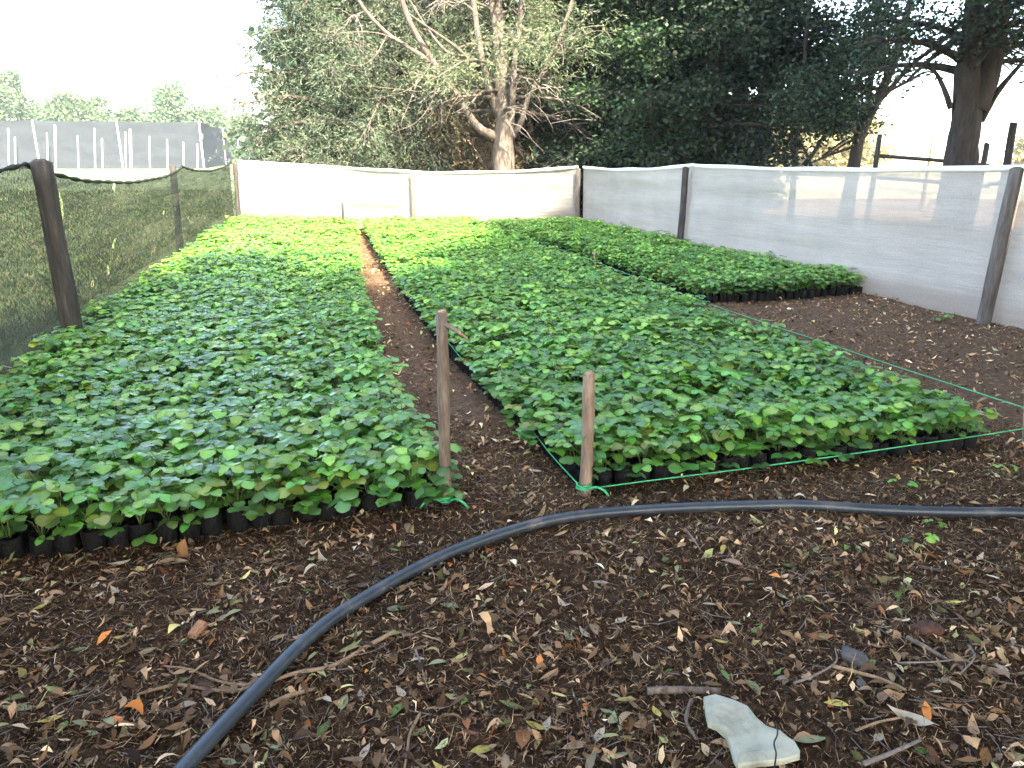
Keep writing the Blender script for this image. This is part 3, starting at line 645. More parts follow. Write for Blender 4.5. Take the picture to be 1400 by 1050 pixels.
# merged plants for the mass of the beds
PROTO = bpy.data.collections.new('seedling_kinds'); NV = 16
for k in range(NV):
    V = []; F = []; C = []; mi = []
    bv, bf = bag_geo(k % 4); V += bv; F += bf; C += [(.02, .02, .02)] * len(bv); mi += [1] * len(bf)
    sm_ = soilme[k % 4]; o = len(V); V += [v.co.copy() for v in sm_.vertices]; F += [tuple(o + i for i in p.vertices) for p in sm_.polygons]; C += [(.03, .02, .015)] * len(sm_.vertices); mi += [2] * len(sm_.polygons)
    for (li, az, sc) in variant(k):
        lv, lf_, lc = leafdata[li]; o = len(V); mt = Matrix.Translation((0, 0, .082)) @ Matrix.Rotation(az, 4, 'Z') @ Matrix.Scale(sc, 4)
        V += [mt @ v for v in lv]; F += [tuple(o + i for i in f) for f in lf_]; C += lc; mi += [0] * len(lf_)
    me = pymesh('seedling_kind', V, F, M['plant'], True, C); me.materials.append(M['bag']); me.materials.append(M['bag_soil']); me.polygons.foreach_set('material_index', mi)
    PROTO.objects.link(bpy.data.objects.new('seedling_kind_%02d' % k, me))

BEDS = {'left': ((-.35, 3.13), (-2.62, 2.44), (-5.70, 16.2), (-3.24, 15.95)),        # front at path, front far side, back far side, back at path
        'middle': ((.39, 3.32), (2.43, 3.83), (-.82, 16.0), (-3.00, 15.98)),
        'right': ((2.02, 7.88), (3.84, 8.46), (1.22, 16.0), (-.42, 16.0))}
SP_ = .089
def bow(y): return .20 * np.sin(np.pi * np.clip((np.asarray(y) - 3.2) / 12.7, 0, 1) ** .6)
allp = []
for bed, (p0, p1, p2, p3) in BEDS.items():
    p0, p1, p2, p3 = map(Vector, (p0, p1, p2, p3))
    nu = int((p1 - p0).length / SP_); nv = int((p3 - p0).length / SP_)
    nub = int((p2 - p3).length / SP_)
    for j in range(nv + 1):
        v = j / nv; a = p0.lerp(p3, v)
        if bed != 'right': a.x -= float(bow(a.y))
        b = p1.lerp(p2, v); n = max(3, int((b - a).length / SP_))
        for i in range(n + 1):
            q = a.lerp(b, i / n) + Vector((rs.normal() * .006, rs.normal() * .006)); allp.append((bed, j, i, q.x, q.y, (q).length))
def infr(p):
    x, y, z = proj((p[3], p[4], .15)); return z > 0 and -25 < x < 1425 and y < 1050
front = sorted([k for k, p in enumerate(allp) if infr(p)], key=lambda k: allp[k][5])[:300]; fs = set(front)
def o_th(n): return ordn[n] if n < 22 else f"{n + 1}{'th' if 10 < (n + 1) % 100 < 14 else {1: 'st', 2: 'nd', 3: 'rd'}.get((n + 1) % 10, 'th')}"
for c, k in enumerate(front):
    bed, j, i, x, y, d = allp[k]
    e = empty('potted_seedling', (x, y, hz(x, y) * .3)); e.rotation_euler = (rs.normal() * .05, rs.normal() * .05, rs.uniform(0, 6.28))
    row = 'front row' if j == 0 else ordn[j] + ' row'
    tag(e, f'green seedling in black bag, {row} of the {bed} bed, {o_th(i)} from the central path', 'seedling', 'seedlings along the front of the beds')
    link('bag', bagme[k % 4], e); link('bag_soil', soilme[k % 4], e)
    lv_ = variant(5000 + k, 1.06)
    if j == 0 or i == 0:      # plants at the rim let leaves hang over the bags
        rz = e.rotation_euler.z; ow = (-1.35 if j == 0 else 0 if bed == 'left' else math.pi) - rz
        lv_ += [(14 + int(rs.integers(0, 6)), ow + rs.uniform(-.9, .9), rs.uniform(.75, 1.1)) for _ in range(int(rs.integers(0, 3)))]
    for (li, az, sc) in lv_:
        l = link('leaf', leafme[li], e, (0, 0, .082)); l.rotation_euler = (rs.normal() * .08, rs.normal() * .08, az); l.scale = (sc, sc, sc)
rest = [p for k, p in enumerate(allp) if k not in fs]
me = bpy.data.meshes.new('seedlings'); n = len(rest); me.vertices.add(n)
xy = np.array([(p[3], p[4]) for p in rest]); co = np.zeros((n, 3), np.float32); co[:, :2] = xy; me.vertices.foreach_set('co', co.ravel())
hs = np.clip(1.0 + .26 * (vnoise(xy[:, 0], xy[:, 1], 1.6, 4) - .5) + .24 * (vnoise(xy[:, 0], xy[:, 1], 6, 5) - .5) + rs.normal(size=n) * .08, .6, 1.35)
for nm, ty, dat in (('rotz', 'FLOAT', rs.uniform(0, 6.283, n)), ('scl', 'FLOAT', hs), ('kind_index', 'INT', rs.integers(0, NV, n))):
    at = me.attributes.new(nm, ty, 'POINT'); at.data.foreach_set('value', dat.astype(np.float32 if ty == 'FLOAT' else np.int32))
sd = link('seedling_mass', me); tag(sd, 'dense green mass of bagged seedlings filling the three beds', 'seedlings', kind='stuff')
ng = bpy.data.node_groups.new('seedling_scatter', 'GeometryNodeTree')
ng.interface.new_socket('Geometry', in_out='INPUT', socket_type='NodeSocketGeometry'); ng.interface.new_socket('Geometry', in_out='OUTPUT', socket_type='NodeSocketGeometry')
gi = ng.nodes.new('NodeGroupInput'); go = ng.nodes.new('NodeGroupOutput'); ip = ng.nodes.new('GeometryNodeInstanceOnPoints'); ci = ng.nodes.new('GeometryNodeCollectionInfo'); m2p = ng.nodes.new('GeometryNodeMeshToPoints')
ci.inputs['Collection'].default_value = PROTO; ci.inputs['Separate Children'].default_value = True; ci.inputs['Reset Children'].default_value = True
def named(nm, ty):
    x = ng.nodes.new('GeometryNodeInputNamedAttribute'); x.data_type = ty; x.inputs['Name'].default_value = nm; return x.outputs[0]
cx = ng.nodes.new('ShaderNodeCombineXYZ'); ng.links.new(named('rotz', 'FLOAT'), cx.inputs[2])
e2r = ng.nodes.new('FunctionNodeEulerToRotation'); ng.links.new(cx.outputs[0], e2r.inputs[0])
ng.links.new(gi.outputs[0], m2p.inputs['Mesh']); ng.links.new(m2p.outputs[0], ip.inputs['Points']); ng.links.new(ci.outputs[0], ip.inputs['Instance']); ip.inputs['Pick Instance'].default_value = True
ng.links.new(named('kind_index', 'INT'), ip.inputs['Instance Index']); ng.links.new(e2r.outputs[0], ip.inputs['Rotation']); ng.links.new(named('scl', 'FLOAT'), ip.inputs['Scale'])
ng.links.new(ip.outputs[0], go.inputs[0])
md = sd.modifiers.new('scatter', 'NODES'); md.node_group = ng

# ------------------------------------------------------------------ stakes and twine
def stake(px, by, tx, ty, r, label, mat='stake', seed=1, twig=False, name='stake', taper=.92, bend=.01):
    p = G(px, by); t = A(tx, ty, p.y); e = empty(name, p); tag(e, label, 'stake')
    post_geo(Vector((0, 0, -.12)), t - p - Vector((0, 0, r * .3)), r, seed, 12, taper, 9, bend, .5).obj('shaft', M[mat], e)
    mb = MB(); q = t - p; mb.tube([q - Vector((0, 0, r * .3)), q + Vector((0, 0, r * .05))], [r * taper * .78, r * taper * .62], 12, True, .05, random.Random(seed))
    for v in mb.v[12:]: v.z += v.x * .3 - q.x * .3
    mb.obj('cut_end', M['cut_wood'], e)
    if twig:
        s0 = A(609, 443, p.y - .01) - p; mb = MB(); mb.tube([s0, A(624, 452, p.y - .05) - p, A(642, 465, p.y - .07) - p], [.011, .009, .004], 7); mb.obj('side_shoot', M['stake'], e)
    return e, p, t
e1, P1, T1 = stake(609, 690, 604, 424, .027, 'tall bark-brown stake with a broken side shoot at the path entrance', 'stake_brown', 5, True, bend=.004)
e2, P2, T2 = stake(798, 678, 805, 509, .029, 'short pale peeled stake at the corner of the middle bed', 'stake', 6, bend=.012)
_, P3, _ = stake(471, 320, 468, 276, .026, 'thin stake at the far end of the left bed beside the path', 'post_dark', 7)
_, P4, _ = stake(497, 306, 495, 283, .026, 'thin stake at the far end of the middle bed beside the path', 'post_dark', 8)
_, P5, _ = stake(654, 305, 647, 287, .026, 'thin slanting stake at the far end between middle and right beds', 'post_dark', 9)
_, P6, _ = stake(814, 375, 813, 345, .016, 'thin pale stake halfway along the right bed edge', 'stake', 10)
_, P7, _ = stake(1408, 606, 1408, 515, .022, 'pale stake cut by the right edge beside the bare soil', 'stake', 11)
def twine(pts, label, sag=.02, r=.0032, seed=0):
    rng = random.Random(seed); q = []
    for a, b in zip(pts, pts[1:]):
        a, b = Vector(a), Vector(b); n = max(4, int((b - a).length / .25))
        for i in range(n): f = i / n; q.append(a.lerp(b, f) - Vector((0, 0, sag * 4 * f * (1 - f))) + Vector((0, 0, rng.uniform(-.002, .002))))
    q.append(Vector(pts[-1])); mb = MB(); o0 = q[0].copy(); mb.tube([v - o0 for v in q], r, 6)
    o = mb.obj('green_twine', M['twine'], None, True, o0); return tag(o, label, 'twine', 'green guide twine round the beds')
def knot(o, c, r, seed, ends=2):
    rng = random.Random(seed); c = Vector(c) - o.location; mb = MB(); pts = []
    for i in range(40): a = i / 13 * 2 * math.pi; pts.append(c + Vector((math.cos(a) * r, math.sin(a) * r, .012 * (i / 20 - 1) + rng.uniform(-.003, .003))))
    mb.tube(pts, .004, 6); mb.obj('knot', M['twine'], o)
    for k in range(ends):
        s = -1 if k else 1; mb = MB(); q = c + Vector((s * r * .6, -r, 0)); mb.tube(bez([q, q + Vector((s * .03, -.02, .018)), q + Vector((s * .065, -.03, .005)), q + Vector((s * .085, -.035, -.02))], 4), .0055, 6); mb.obj('loose_end', M['twine'], o)
t2 = P2 + Vector((0, 0, .05))
o = twine([t2 + Vector((.03, -.025, 0)), P7 + Vector((-.02, -.02, .10))], 'green twine stretched low along the front of the middle bed', .01, .0034, 1); knot(o, t2, .034, 2, 1)
twine([t2 + Vector((-.03, 0, .01)), *[Vector((.39 - .268 * (y_ - 3.32) - .06 - float(bow(y_)), y_, .13)) for y_ in (3.9, 4.6, 5.6, 7.2, 9.2, 12)], P4 + Vector((0, 0, .12))], 'green twine along the path side of the middle bed', .015, .0036, 2)
o = twine([P1 + Vector((-.02, .03, .02)), *[Vector((-.35 - .2256 * (y_ - 3.13) + .07 - float(bow(y_)), y_, .14)) for y_ in (4.0, 5.0, 6.2, 8, 11)], P3 + Vector((0, 0, .12))], 'green twine along the path side of the left bed', .01, .0036, 3); knot(o, P1 + Vector((0, 0, .035)), .034, 4, 2)
twine([P7 + Vector((0, .02, .18)), P6 + Vector((0, 0, .16)), P5 + Vector((0, 0, .15))], 'green twine along the bare-soil side of the middle bed', .03, .0036, 4)

# ------------------------------------------------------------------ pipe
pp = [(228, 1085), (255, 1050), (300, 998), (350, 943), (400, 893), (450, 851), (500, 817), (560, 782), (620, 754), (700, 726), (760, 712), (820, 703), (900, 696), (1000, 692), (1100, 692), (1200, 695), (1300, 699), (1400, 703), (1480, 707)]
pts = []
for x, y in pp:
    g = G(x, y, .03); g.z = hz(g.x, g.y) * .5 + .033; pts.append(g)
q = bez(pts, 5); o0 = q[0].copy(); mb = MB(); mb.tube([v - o0 for v in q], .0215, 18)
o = mb.obj('water_pipe', M['pipe'], None, True, o0); tag(o, 'black plastic water pipe curving across the leaf-covered ground', 'pipe')

# ------------------------------------------------------------------ litter
def inside_bed(x, y, grow=.0):
    hit = np.zeros(len(x), bool)
    x_ = x
    for bn, (p0, p1, p2, p3) in BEDS.items():
        x = x_ + bow(y) if bn == 'left' else x_
        P = np.array([p0, p1, p2, p3]); c = P.mean(0); P = c + (P - c) * (1 + grow); s = None; ins = np.ones(len(x), bool); ref = 0
        area = sum(P[i][0] * P[(i + 1) % 4][1] - P[(i + 1) % 4][0] * P[i][1] for i in range(4)); sg = 1 if area > 0 else -1
        for i in range(4):
            a, b = P[i], P[(i + 1) % 4]; ins &= sg * ((b[0] - a[0]) * (y - a[1]) - (b[1] - a[1]) * (x - a[0])) > -.04
        hit |= ins
    return hit
rl = np.random.default_rng(99)
PAL = np.array([(.085, .046, .026), (.12, .07, .038), (.19, .115, .066), (.29, .19, .115), (.37, .265, .165), (.14, .085, .05), (.25, .165, .11), (.055, .035, .026), (.17, .17, .075), (.24, .245, .12), (.34, .28, .12), (.30, .11, .035), (.20, .075, .04), (.40, .34, .25)])
PW = np.array([.14, .16, .14, .10, .07, .12, .09, .08, .035, .03, .015, .02, .02, .04]); PW /= PW.sum()
def litter(n, xr, yr, Lr, ratio, seed, lift=.006, tilt=.3, pal=PAL, pw=PW, rows=4, dim=1.0, patch=.3):
    rng = np.random.default_rng(seed)
    x = rng.uniform(*xr, n); y = yr[0] + (yr[1] - yr[0]) * rng.random(n)
    fx = (x * .958 / np.maximum(y, .1)); keep = (np.abs(x) < y * .80 + .35) & ~inside_bed(x, y) & (vnoise(x, y, 1.7, 8) * .6 + vnoise(x, y, 5, 9) * .4 > rng.random(n) * patch * 1.6)
    x, y = x[keep], y[keep]; n = len(x)
    L = rng.uniform(*Lr, n); Wd = L * rng.uniform(*ratio, n); az = rng.uniform(0, 2 * np.pi, n)
    tl = rng.normal(size=n) * tilt; roll = rng.normal(size=n) * tilt; curl = rng.normal(size=n) * .9; fold = rng.uniform(-.1, .6, n)
    prof = np.array([.05, .8, 1.0, .62, .03]) if rows == 4 else np.array([.3, .6, .2])
    r = len(prof); t = np.linspace(-.5, .5, r)
    lx = np.repeat((t[None, :] * L[:, None])[:, :, None], 3, 2)
    pj = prof[None, :, None] * rng.uniform(.62, 1.2, (n, r, 3))
    ly = (pj * Wd[:, None, None] * .5) * np.array([0, 1, -1])[None, None, :]
    lz = np.abs(ly) * fold[:, None, None] + (curl * L)[:, None, None] * (t ** 2)[None, :, None] * .8
    bendy = (rng.normal(size=n) * .25 * L)[:, None, None] * ((t * 2) ** 2)[None, :, None] * .5
    ly = ly + bendy
    Z = lz + lx * np.sin(tl)[:, None, None] + ly * np.sin(roll)[:, None, None]
    Z = Z - Z.min(axis=(1, 2), keepdims=True)
    ca, sa = np.cos(az)[:, None, None], np.sin(az)[:, None, None]
    X = x[:, None, None] + lx * ca - ly * sa; Y = y[:, None, None] + lx * sa + ly * ca
    Z = Z + hgt(x, y)[:, None, None] + rng.uniform(-.002, lift, n)[:, None, None]
    V = np.stack([X, Y, Z], -1).reshape(-1, 3)
    if rows != 4:      # small bits: a plain two-sided strip
        V = V.reshape(n, r, 3, 3)[:, :, 1:, :].reshape(-1, 3); c = pal[rng.choice(len(pal), n, p=pw)] * (.2 + 1.45 * rng.random((n, 1)) ** 1.7) * dim * 1.45 * np.array([1, .96, .84])
        f = np.array([(i * 2, i * 2 + 2, i * 2 + 3, i * 2 + 1) for i in range(r - 1)])
        return V, (f[None] + (np.arange(n) * r * 2)[:, None, None]).reshape(-1, 4), np.repeat(c, r * 2, 0)
    f = []
    for i in range(r - 1): a = i * 3; f += [(a, a + 3, a + 4, a + 1), (a, a + 2, a + 5, a + 3)]
    F = (np.array(f)[None] + (np.arange(n) * r * 3)[:, None, None]).reshape(-1, 4)
    c = pal[rng.choice(len(pal), n, p=pw)] * (.25 + 1.45 * rng.random((n, 1)) ** 1.7) * dim * 1.45 * np.array([1, .96, .84])
    return V, F, np.repeat(c, r * 3, 0)
def join(parts):
    Vs, Fs, Cs, o = [], [], [], 0
    for V, F, c in parts: Vs.append(V); Fs.append(F + o); Cs.append(c); o += len(V)
    return np.concatenate(Vs), np.concatenate(Fs), np.concatenate(Cs)
BR = PAL[:8]; BW = PW[:8] / PW[:8].sum()
V, F, c = join([litter(16000, (-3.2, 3.6), (1.15, 3.9), (.012, .036), (.3, .8), 1, .01, .3, PAL, PW, 4, 1.15, .62), litter(12500, (-3.2, 3.6), (1.15, 3.9), (.028, .066), (.22, .5), 11, .014, .25, PAL, PW, 4, 1.2, .68), litter(150000, (-3.2, 3.6), (1.15, 4.2), (.006, .024), (.12, .5), 2, .010, .5, BR, BW, 2, .95, .12), litter(42000, (-3.2, 3.6), (1.15, 4.2), (.02, .06), (.03, .07), 12, .012, .3, PAL, PW, 2, 1.0, .3),
                litter(22000, (-3.6, 6), (3.4, 11), (.02, .06), (.24, .5), 3, .01, .3, PAL, PW, 4, 1.35, .3), litter(50000, (-3.6, 6), (3.4, 12), (.01, .03), (.15, .45), 4, .008, .5, PAL, PW, 2, 1.35, .2), litter(6000, (-4, 4), (10, 16), (.03, .07), (.3, .5), 5)])
o = link('leaf_litter', fastmesh('leaf_litter', V, F, M['dead_leaf'], c, True)); tag(o, 'thick litter of small dead leaves and chips over the soil', 'leaf litter', kind='stuff')
# fine twigs and stalks, a tangle nobody could count
rng = random.Random(4); mb = MB()
for k in range(3200):
    x, y = rng.uniform(-2.8, 3.3), rng.uniform(1.2, 4.2)
    if inside_bed(np.array([x]), np.array([y]))[0] or abs(x) > y * .8 + .3: continue
    L = rng.uniform(.03, .16) * rng.uniform(.5, 1); a = rng.uniform(0, 6.28); z = hz(x, y) + rng.uniform(.002, .012); d = Vector((math.cos(a), math.sin(a), rng.uniform(-.08, .15))) * L
    p = Vector((x, y, z)); k_ = Vector((rng.uniform(-.15, .15) * L, rng.uniform(-.15, .15) * L, 0)); r = rng.uniform(.0008, .0024); mb.tube([p - d * .5, p + k_, p + d * .5], [r, r, r * .7], 3, False)
o = mb.obj('twig_litter', M['twig']); tag(o, 'fine dry stalks and twiglets scattered through the leaf litter', 'twig litter', kind='stuff')

# larger fallen leaves one can pick out
cl = {'pale tan': (.42, .34, .24), 'pinkish brown': (.30, .195, .115), 'grey-green': (.26, .27, .14), 'olive green': (.19, .22, .08), 'yellow': (.45, .36, .10), 'rust-brown': (.26, .12, .05), 'fresh green': (.13, .22, .06), 'dark brown': (.11, .07, .05)}
cw = [.2, .22, .16, .1, .07, .1, .07, .08]
def big_leaf_mesh(seed, L, ratio, col):
    rng = random.Random(seed); V = []; F = []; C = []; rows = 9; curl = rng.uniform(-.5, 1.1); fold = rng.uniform(.05, .6); bend = rng.uniform(-.3, .3); twist = rng.uniform(-.5, .5)
    for i in range(rows):
        t = i / (rows - 1); u = t - .5; wv = L * ratio * .5 * max(.02, math.sin(math.pi * t ** .85)) * rng.uniform(.93, 1.05)
        z = curl * L * u * u; cy = bend * L * u * u
        V += [Vector((u * L, cy, z)), Vector((u * L, cy + wv, z + wv * (fold + twist * u))), Vector((u * L, cy - wv, z + wv * (fold - twist * u)))]
        k = rng.uniform(.85, 1.1); C += [tuple(c * 1.2 for c in col), tuple(c * k for c in col), tuple(c * k * .95 for c in col)]
    mb = MB(); mb.tube([V[0] + Vector((-.012, 0, .001)), V[0]], .0009, 3, False); o = len(V)
    for i in range(rows - 1): a = i * 3; F += [(a, a + 3, a + 4, a + 1), (a, a + 2, a + 5, a + 3)]
    F += [tuple(o + x for x in f) for f in mb.f]; V += mb.v; C += [col] * len(mb.v)
    zm = min(v.z for v in V); V = [v - Vector((0, 0, zm)) for v in V]
    return pymesh('fallen_leaf', V, F, M['dead_leaf'], True, C)
rng = random.Random(31); cnt = 0
pipe_px = pp
def pipe_y(px):
    for (a, b), (c, d) in zip(pp, pp[1:]):
        if a <= px <= c: return b + (d - b) * (px - a) / (c - a)
    return 2000
placed = [(20, 948, .075, 'olive green', 12), (28, 965, .085, 'grey-green', 5), (70, 982, .07, 'yellow', 20), (150, 988, .055, 'grey-green', 150), (188, 966, .06, 'grey-green', 95), (68, 885, .06, 'grey-green', 45), (108, 887, .05, 'grey-green', 10),
          (165, 905, .03, 'yellow', 20), (292, 838, .055, 'grey-green', 8), (375, 1015, .06, 'grey-green', 160), (542, 833, .085, 'grey-green', 5), (480, 885, .085, 'olive green', 40), (545, 965, .075, 'fresh green', 60), (615, 832, .07, 'grey-green', 170), (555, 868, .05, 'pinkish brown', 170),
          (700, 962, .08, 'olive green', 165), (690, 985, .04, 'fresh green', 10), (660, 1018, .07, 'yellow', 20), (705, 1028, .075, 'yellow', 80), (715, 1005, .09, 'rust-brown', 90), (790, 1020, .085, 'pinkish brown', 10), (838, 985, .06, 'grey-green', 75), (915, 918, .03, 'fresh green', 20),
          (1035, 862, .06, 'fresh green', 40), (1120, 870, .09, 'rust-brown', 160), (862, 777, .055, 'grey-green', 150), (1000, 770, .085, 'pinkish brown', 160), (1085, 965, .08, 'grey-green', 120), (1080, 770, .06, 'fresh green', 140), (1240, 988, .12, 'pale tan', 150), (1330, 1000, .09, 'pinkish brown', 60),
          (1290, 930, .06, 'pale tan', 20), (1030, 942, .075, 'grey-green', 115), (1300, 822, .07, 'yellow', 160), (1355, 920, .1, 'pinkish brown', 140), (235, 765, .12, 'pinkish brown', 20), (730, 645, .09, 'pale tan', 150), (590, 765, .06, 'dark brown', 0), (830, 740, .055, 'grey-green', 140), (1110, 1010, .1, 'grey-green', 0)]
LMK = [('tall stake', 609, 690), ('short stake', 798, 678), ('pale slab', 1030, 1005), ('dark stone', 1166, 902), ('soil clod', 1266, 862), ('dry grass tuft', 1210, 832), ('root fork', 345, 935), ('upper root end', 540, 865), ('wood chip', 270, 860),
       ('curled dead leaf', 255, 755), ('wavy reddish twig', 560, 1010), ('lone sprout', 1250, 755), ('thick branch piece', 935, 945), ('pipe end', 262, 1042), ('hooked grey twig', 1325, 900), ('pale twig', 948, 738)]
used_l = set(); placed2 = []
def leaf_label(px, py, cn, L):
    nm, lx, ly = min(LMK, key=lambda m: (m[1] - px) ** 2 + ((m[2] - py) * 1.6) ** 2); dx, dy = px - lx, (py - ly) * 1.6
    a = abs(dx); w_ = 'close' if math.hypot(dx, dy) < 70 else 'well' if math.hypot(dx, dy) > 150 else ''
    rel_ = ('right of' if dx > 0 else 'left of') if a > abs(dy) * 1.3 else ('in front of' if dy > 0 else 'behind') if abs(dy) > a * 1.3 else ('in front and right of' if dx > 0 else 'in front and left of') if dy > 0 else ('behind and right of' if dx > 0 else 'behind and left of')
    return f"{'broad ' if L > .075 else 'slim ' if L < .056 else ''}{cn} fallen leaf {w_ + ' ' if w_ else ''}{rel_} the {nm}"
while len(placed2) < 185 and cnt < 20000:
    if cnt < len(placed): px, py, L, cn, ang = placed[cnt]
    else: px, py, L, cn, ang = rng.uniform(0, 1400), rng.uniform(735, 1045), rng.uniform(.038, .07), rng.choices(list(cl), cw)[0], rng.uniform(0, 180)
    cnt += 1; g = G(px, py); lb = leaf_label(px, py, cn, L)
    if lb in used_l or inside_bed(np.array([g.x]), np.array([g.y]))[0] or abs(pipe_y(px) - py) < 20 or (940 < px < 1110 and 945 < py): continue
    used_l.add(lb); placed2.append((px, py, L, cn, ang, lb))
for k, (px, py, L, cn, ang, lb) in enumerate(placed2):
    g = G(px, py, .01); kf = rng.uniform(.65, 1.15); col = tuple(c * kf * rng.uniform(.95, 1.05) for c in cl[cn])
    o = link('fallen_leaf', big_leaf_mesh(700 + k, L, rng.uniform(.28, .46), col), None, (g.x, g.y, hz(g.x, g.y) + .006)); o.rotation_euler = (rng.uniform(-.15, .15), rng.uniform(-.15, .15), math.radians(ang) + rng.uniform(-.1, .1))
    tag(o, lb, 'leaf', 'larger fallen leaves in the foreground')

# ------------------------------------------------------------------ single finds on the ground
def rock(px, py, sx, sy, sz, seed, mat, name, label, cat):
    import bmesh
    g = G(px, py, .01); bm = bmesh.new(); bmesh.ops.create_icosphere(bm, subdivisions=3, radius=1); rr_ = np.random.default_rng(seed); pl = [(Vector(rr_.normal(size=3)).normalized(), rr_.uniform(.55, .9)) for _ in range(12)]
    for v in bm.verts:
        p = v.co.copy()
        for nrm, d in pl:
            t = p.dot(nrm)
            if t > d: p -= nrm * (t - d) * .9
        v.co = Vector((p.x * sx, p.y * sy, p.z * sz)) * (1 + .05 * (float(vnoise(v.co.x + seed, v.co.y + v.co.z, 4)) - .5))
    me = bpy.data.meshes.new(name); bm.to_mesh(me); bm.free(); me.materials.append(M[mat])
    o = link(name, me, None, (g.x, g.y, hz(g.x, g.y) + sz * .45)); o.rotation_euler = (0, 0, seed); tag(o, label, cat); return o
rock(1166, 902, .058, .045, .038, 2, 'stone', 'stone', 'dark grey angular stone half sunk in the litter', 'stone')
rock(1178, 935, .022, .018, .014, 5, 'stone', 'stone', 'small grey stone just in front of the dark angular one', 'stone')
rock(1266, 862, .055, .04, .03, 3, 'clod', 'soil_clod', 'reddish-brown rounded clod of soil among the leaves', 'clod')
# broken pale slab
out_px = [(962, 957), (977, 955), (1004, 963), (1020, 970), (1034, 986), (1048, 996), (1068, 1002), (1076, 1010), (1088, 1017), (1094, 1026), (1094, 1034), (1070, 1039), (1036, 1043), (1009, 1047), (1004, 1038), (999, 1022), (992, 1007), (981, 998), (967, 992), (965, 976)]
base = G(1030, 1005); rng = random.Random(8); pts = [G(x + rng.uniform(-1, 1), y + rng.uniform(-1, 1), .03) - base for x, y in out_px]
top = []; n = len(pts); cen = sum(pts, Vector()) / n; V = []; F = []
rings = [(1.0, .0), (1.0, .013), (.975, .017), (.7, .019), (.35, .016)]
for s, dz in rings:
    for p in pts: q = cen + (p - cen) * s; V.append(Vector((q.x, q.y, .006 + dz + .10 * (q.y - cen.y) * .6 + .004 * (float(vnoise(q.x * 30, q.y * 30, 1)) - .5) + .012)))
V.append(Vector((cen.x, cen.y, .006 + .016 + .012)))
for k in range(len(rings) - 1):
    for i in range(n): a = k * n + i; b = k * n + (i + 1) % n; F.append((a, b, b + n, a + n))
for i in range(n): F.append((4 * n + i, 4 * n + (i + 1) % n, 5 * n))
F.append(tuple(reversed(range(n))))
o = link('broken_slab', pymesh('broken_slab', V, F, M['slab'], False), None, base + Vector((0, 0, hz(base.x, base.y)))); tag(o, 'broken pale greenish-white slab lying on the litter', 'slab')
def stick(pxs, r0, r1, label, mat, name='twig', z=.014, cat='twig', extra=()):
    e = None; pts = []
    for k, (x, y) in enumerate(pxs):
        g = G(x, y, z); pts.append(Vector((g.x, g.y, hz(g.x, g.y) + z)))
    q = bez(pts, 5); o0 = q[0].copy(); mb = MB(); rr_ = random.Random(len(pxs)); mb.tube([v - o0 for v in q], [r0 + (r1 - r0) * i / (len(q) - 1) for i in range(len(q))], 7, True, .08, rr_)
    for ex_ in extra:
        p2 = [Vector((G(x, y, z).x, G(x, y, z).y, hz(*G(x, y, z)[:2]) + z)) - o0 for x, y in ex_]; p2 = bez(p2, 5); mb.tube(p2, [r0 * .8 + (r1 * .7 - r0 * .8) * i / (len(p2) - 1) for i in range(len(p2))], 6, True, .08, rr_)
    return tag(mb.obj(name, M[mat], None, True, o0), label, cat)
stick([(540, 865), (505, 882), (455, 907), (405, 920), (360, 932), (325, 941), (290, 941), (245, 936), (215, 946), (188, 956)], .0075, .004, 'long light-brown forked root passing under the black pipe', 'root', 'dry_root', .010, 'root', [[(345, 935), (320, 934), (290, 926), (262, 915), (224, 912)]])
stick([(368, 957), (395, 946), (430, 938)], .009, .005, 'short thick brown stick end just right of the pipe', 'root', 'stick', .012, 'stick')
stick([(470, 818), (465, 830), (458, 845)], .004, .003, 'short pale twig leaning on the upper side of the pipe', 'root', 'twig', .03)
stick([(568, 888), (576, 910), (584, 938)], .0035, .002, 'straight pale twig standing off to the right of the long root', 'twig', 'twig', .02)
stick([(574, 972), (560, 1000), (557, 1020), (552, 1048)], .0045, .003, 'wavy reddish twig at the bottom middle of the ground', 'root')
stick([(1060, 990), (1063, 1004), (1058, 1018), (1061, 1032), (1058, 1055)], .0022, .002, 'thin dark crooked twig lying across the pale slab', 'bark_dark', 'twig', .052)
stick([(1085, 936), (1112, 928), (1142, 908), (1142, 885)], .004, .0025, 'bent grey twig in front of the dark angular stone', 'twig', 'twig', .022)
stick([(1138, 914), (1170, 920), (1205, 930), (1238, 948)], .0065, .004, 'tan stick lying right of the dark angular stone', 'root', 'stick', .016, 'stick')
stick([(1180, 1050), (1215, 1035), (1258, 1016)], .007, .004, 'grey stick at the bottom edge right of the slab', 'twig', 'stick', .016, 'stick')
stick([(1325, 880), (1332, 900), (1312, 922)], .0045, .0025, 'small hooked grey twig right of the soil clod', 'twig', 'twig', .02)
stick([(1240, 872), (1262, 885), (1298, 905)], .008, .006, 'dark bark stick below the soil clod', 'stake_brown', 'stick', .014, 'stick')
stick([(936, 722), (948, 738), (958, 754)], .0045, .003, 'pale twig just below the pipe in the middle', 'twig', 'twig', .014)
stick([(885, 945), (930, 945), (985, 950)], .012, .010, 'short thick brown branch piece behind the slab', 'stake_brown', 'stick', .012, 'stick')
stick([(945, 960), (938, 985), (952, 1010)], .006, .004, 'curved brown stick left of the slab', 'stake_brown', 'stick', .014, 'stick')
stick([(1230, 905), (1290, 905), (1330, 895)], .003, .002, 'thin tan twig reaching to the hooked twig', 'twig', 'twig', .018)
stick([(1170, 1000), (1200, 990), (1232, 985)], .004, .003, 'straw-yellow stalk right of the slab', 'root', 'twig', .02)
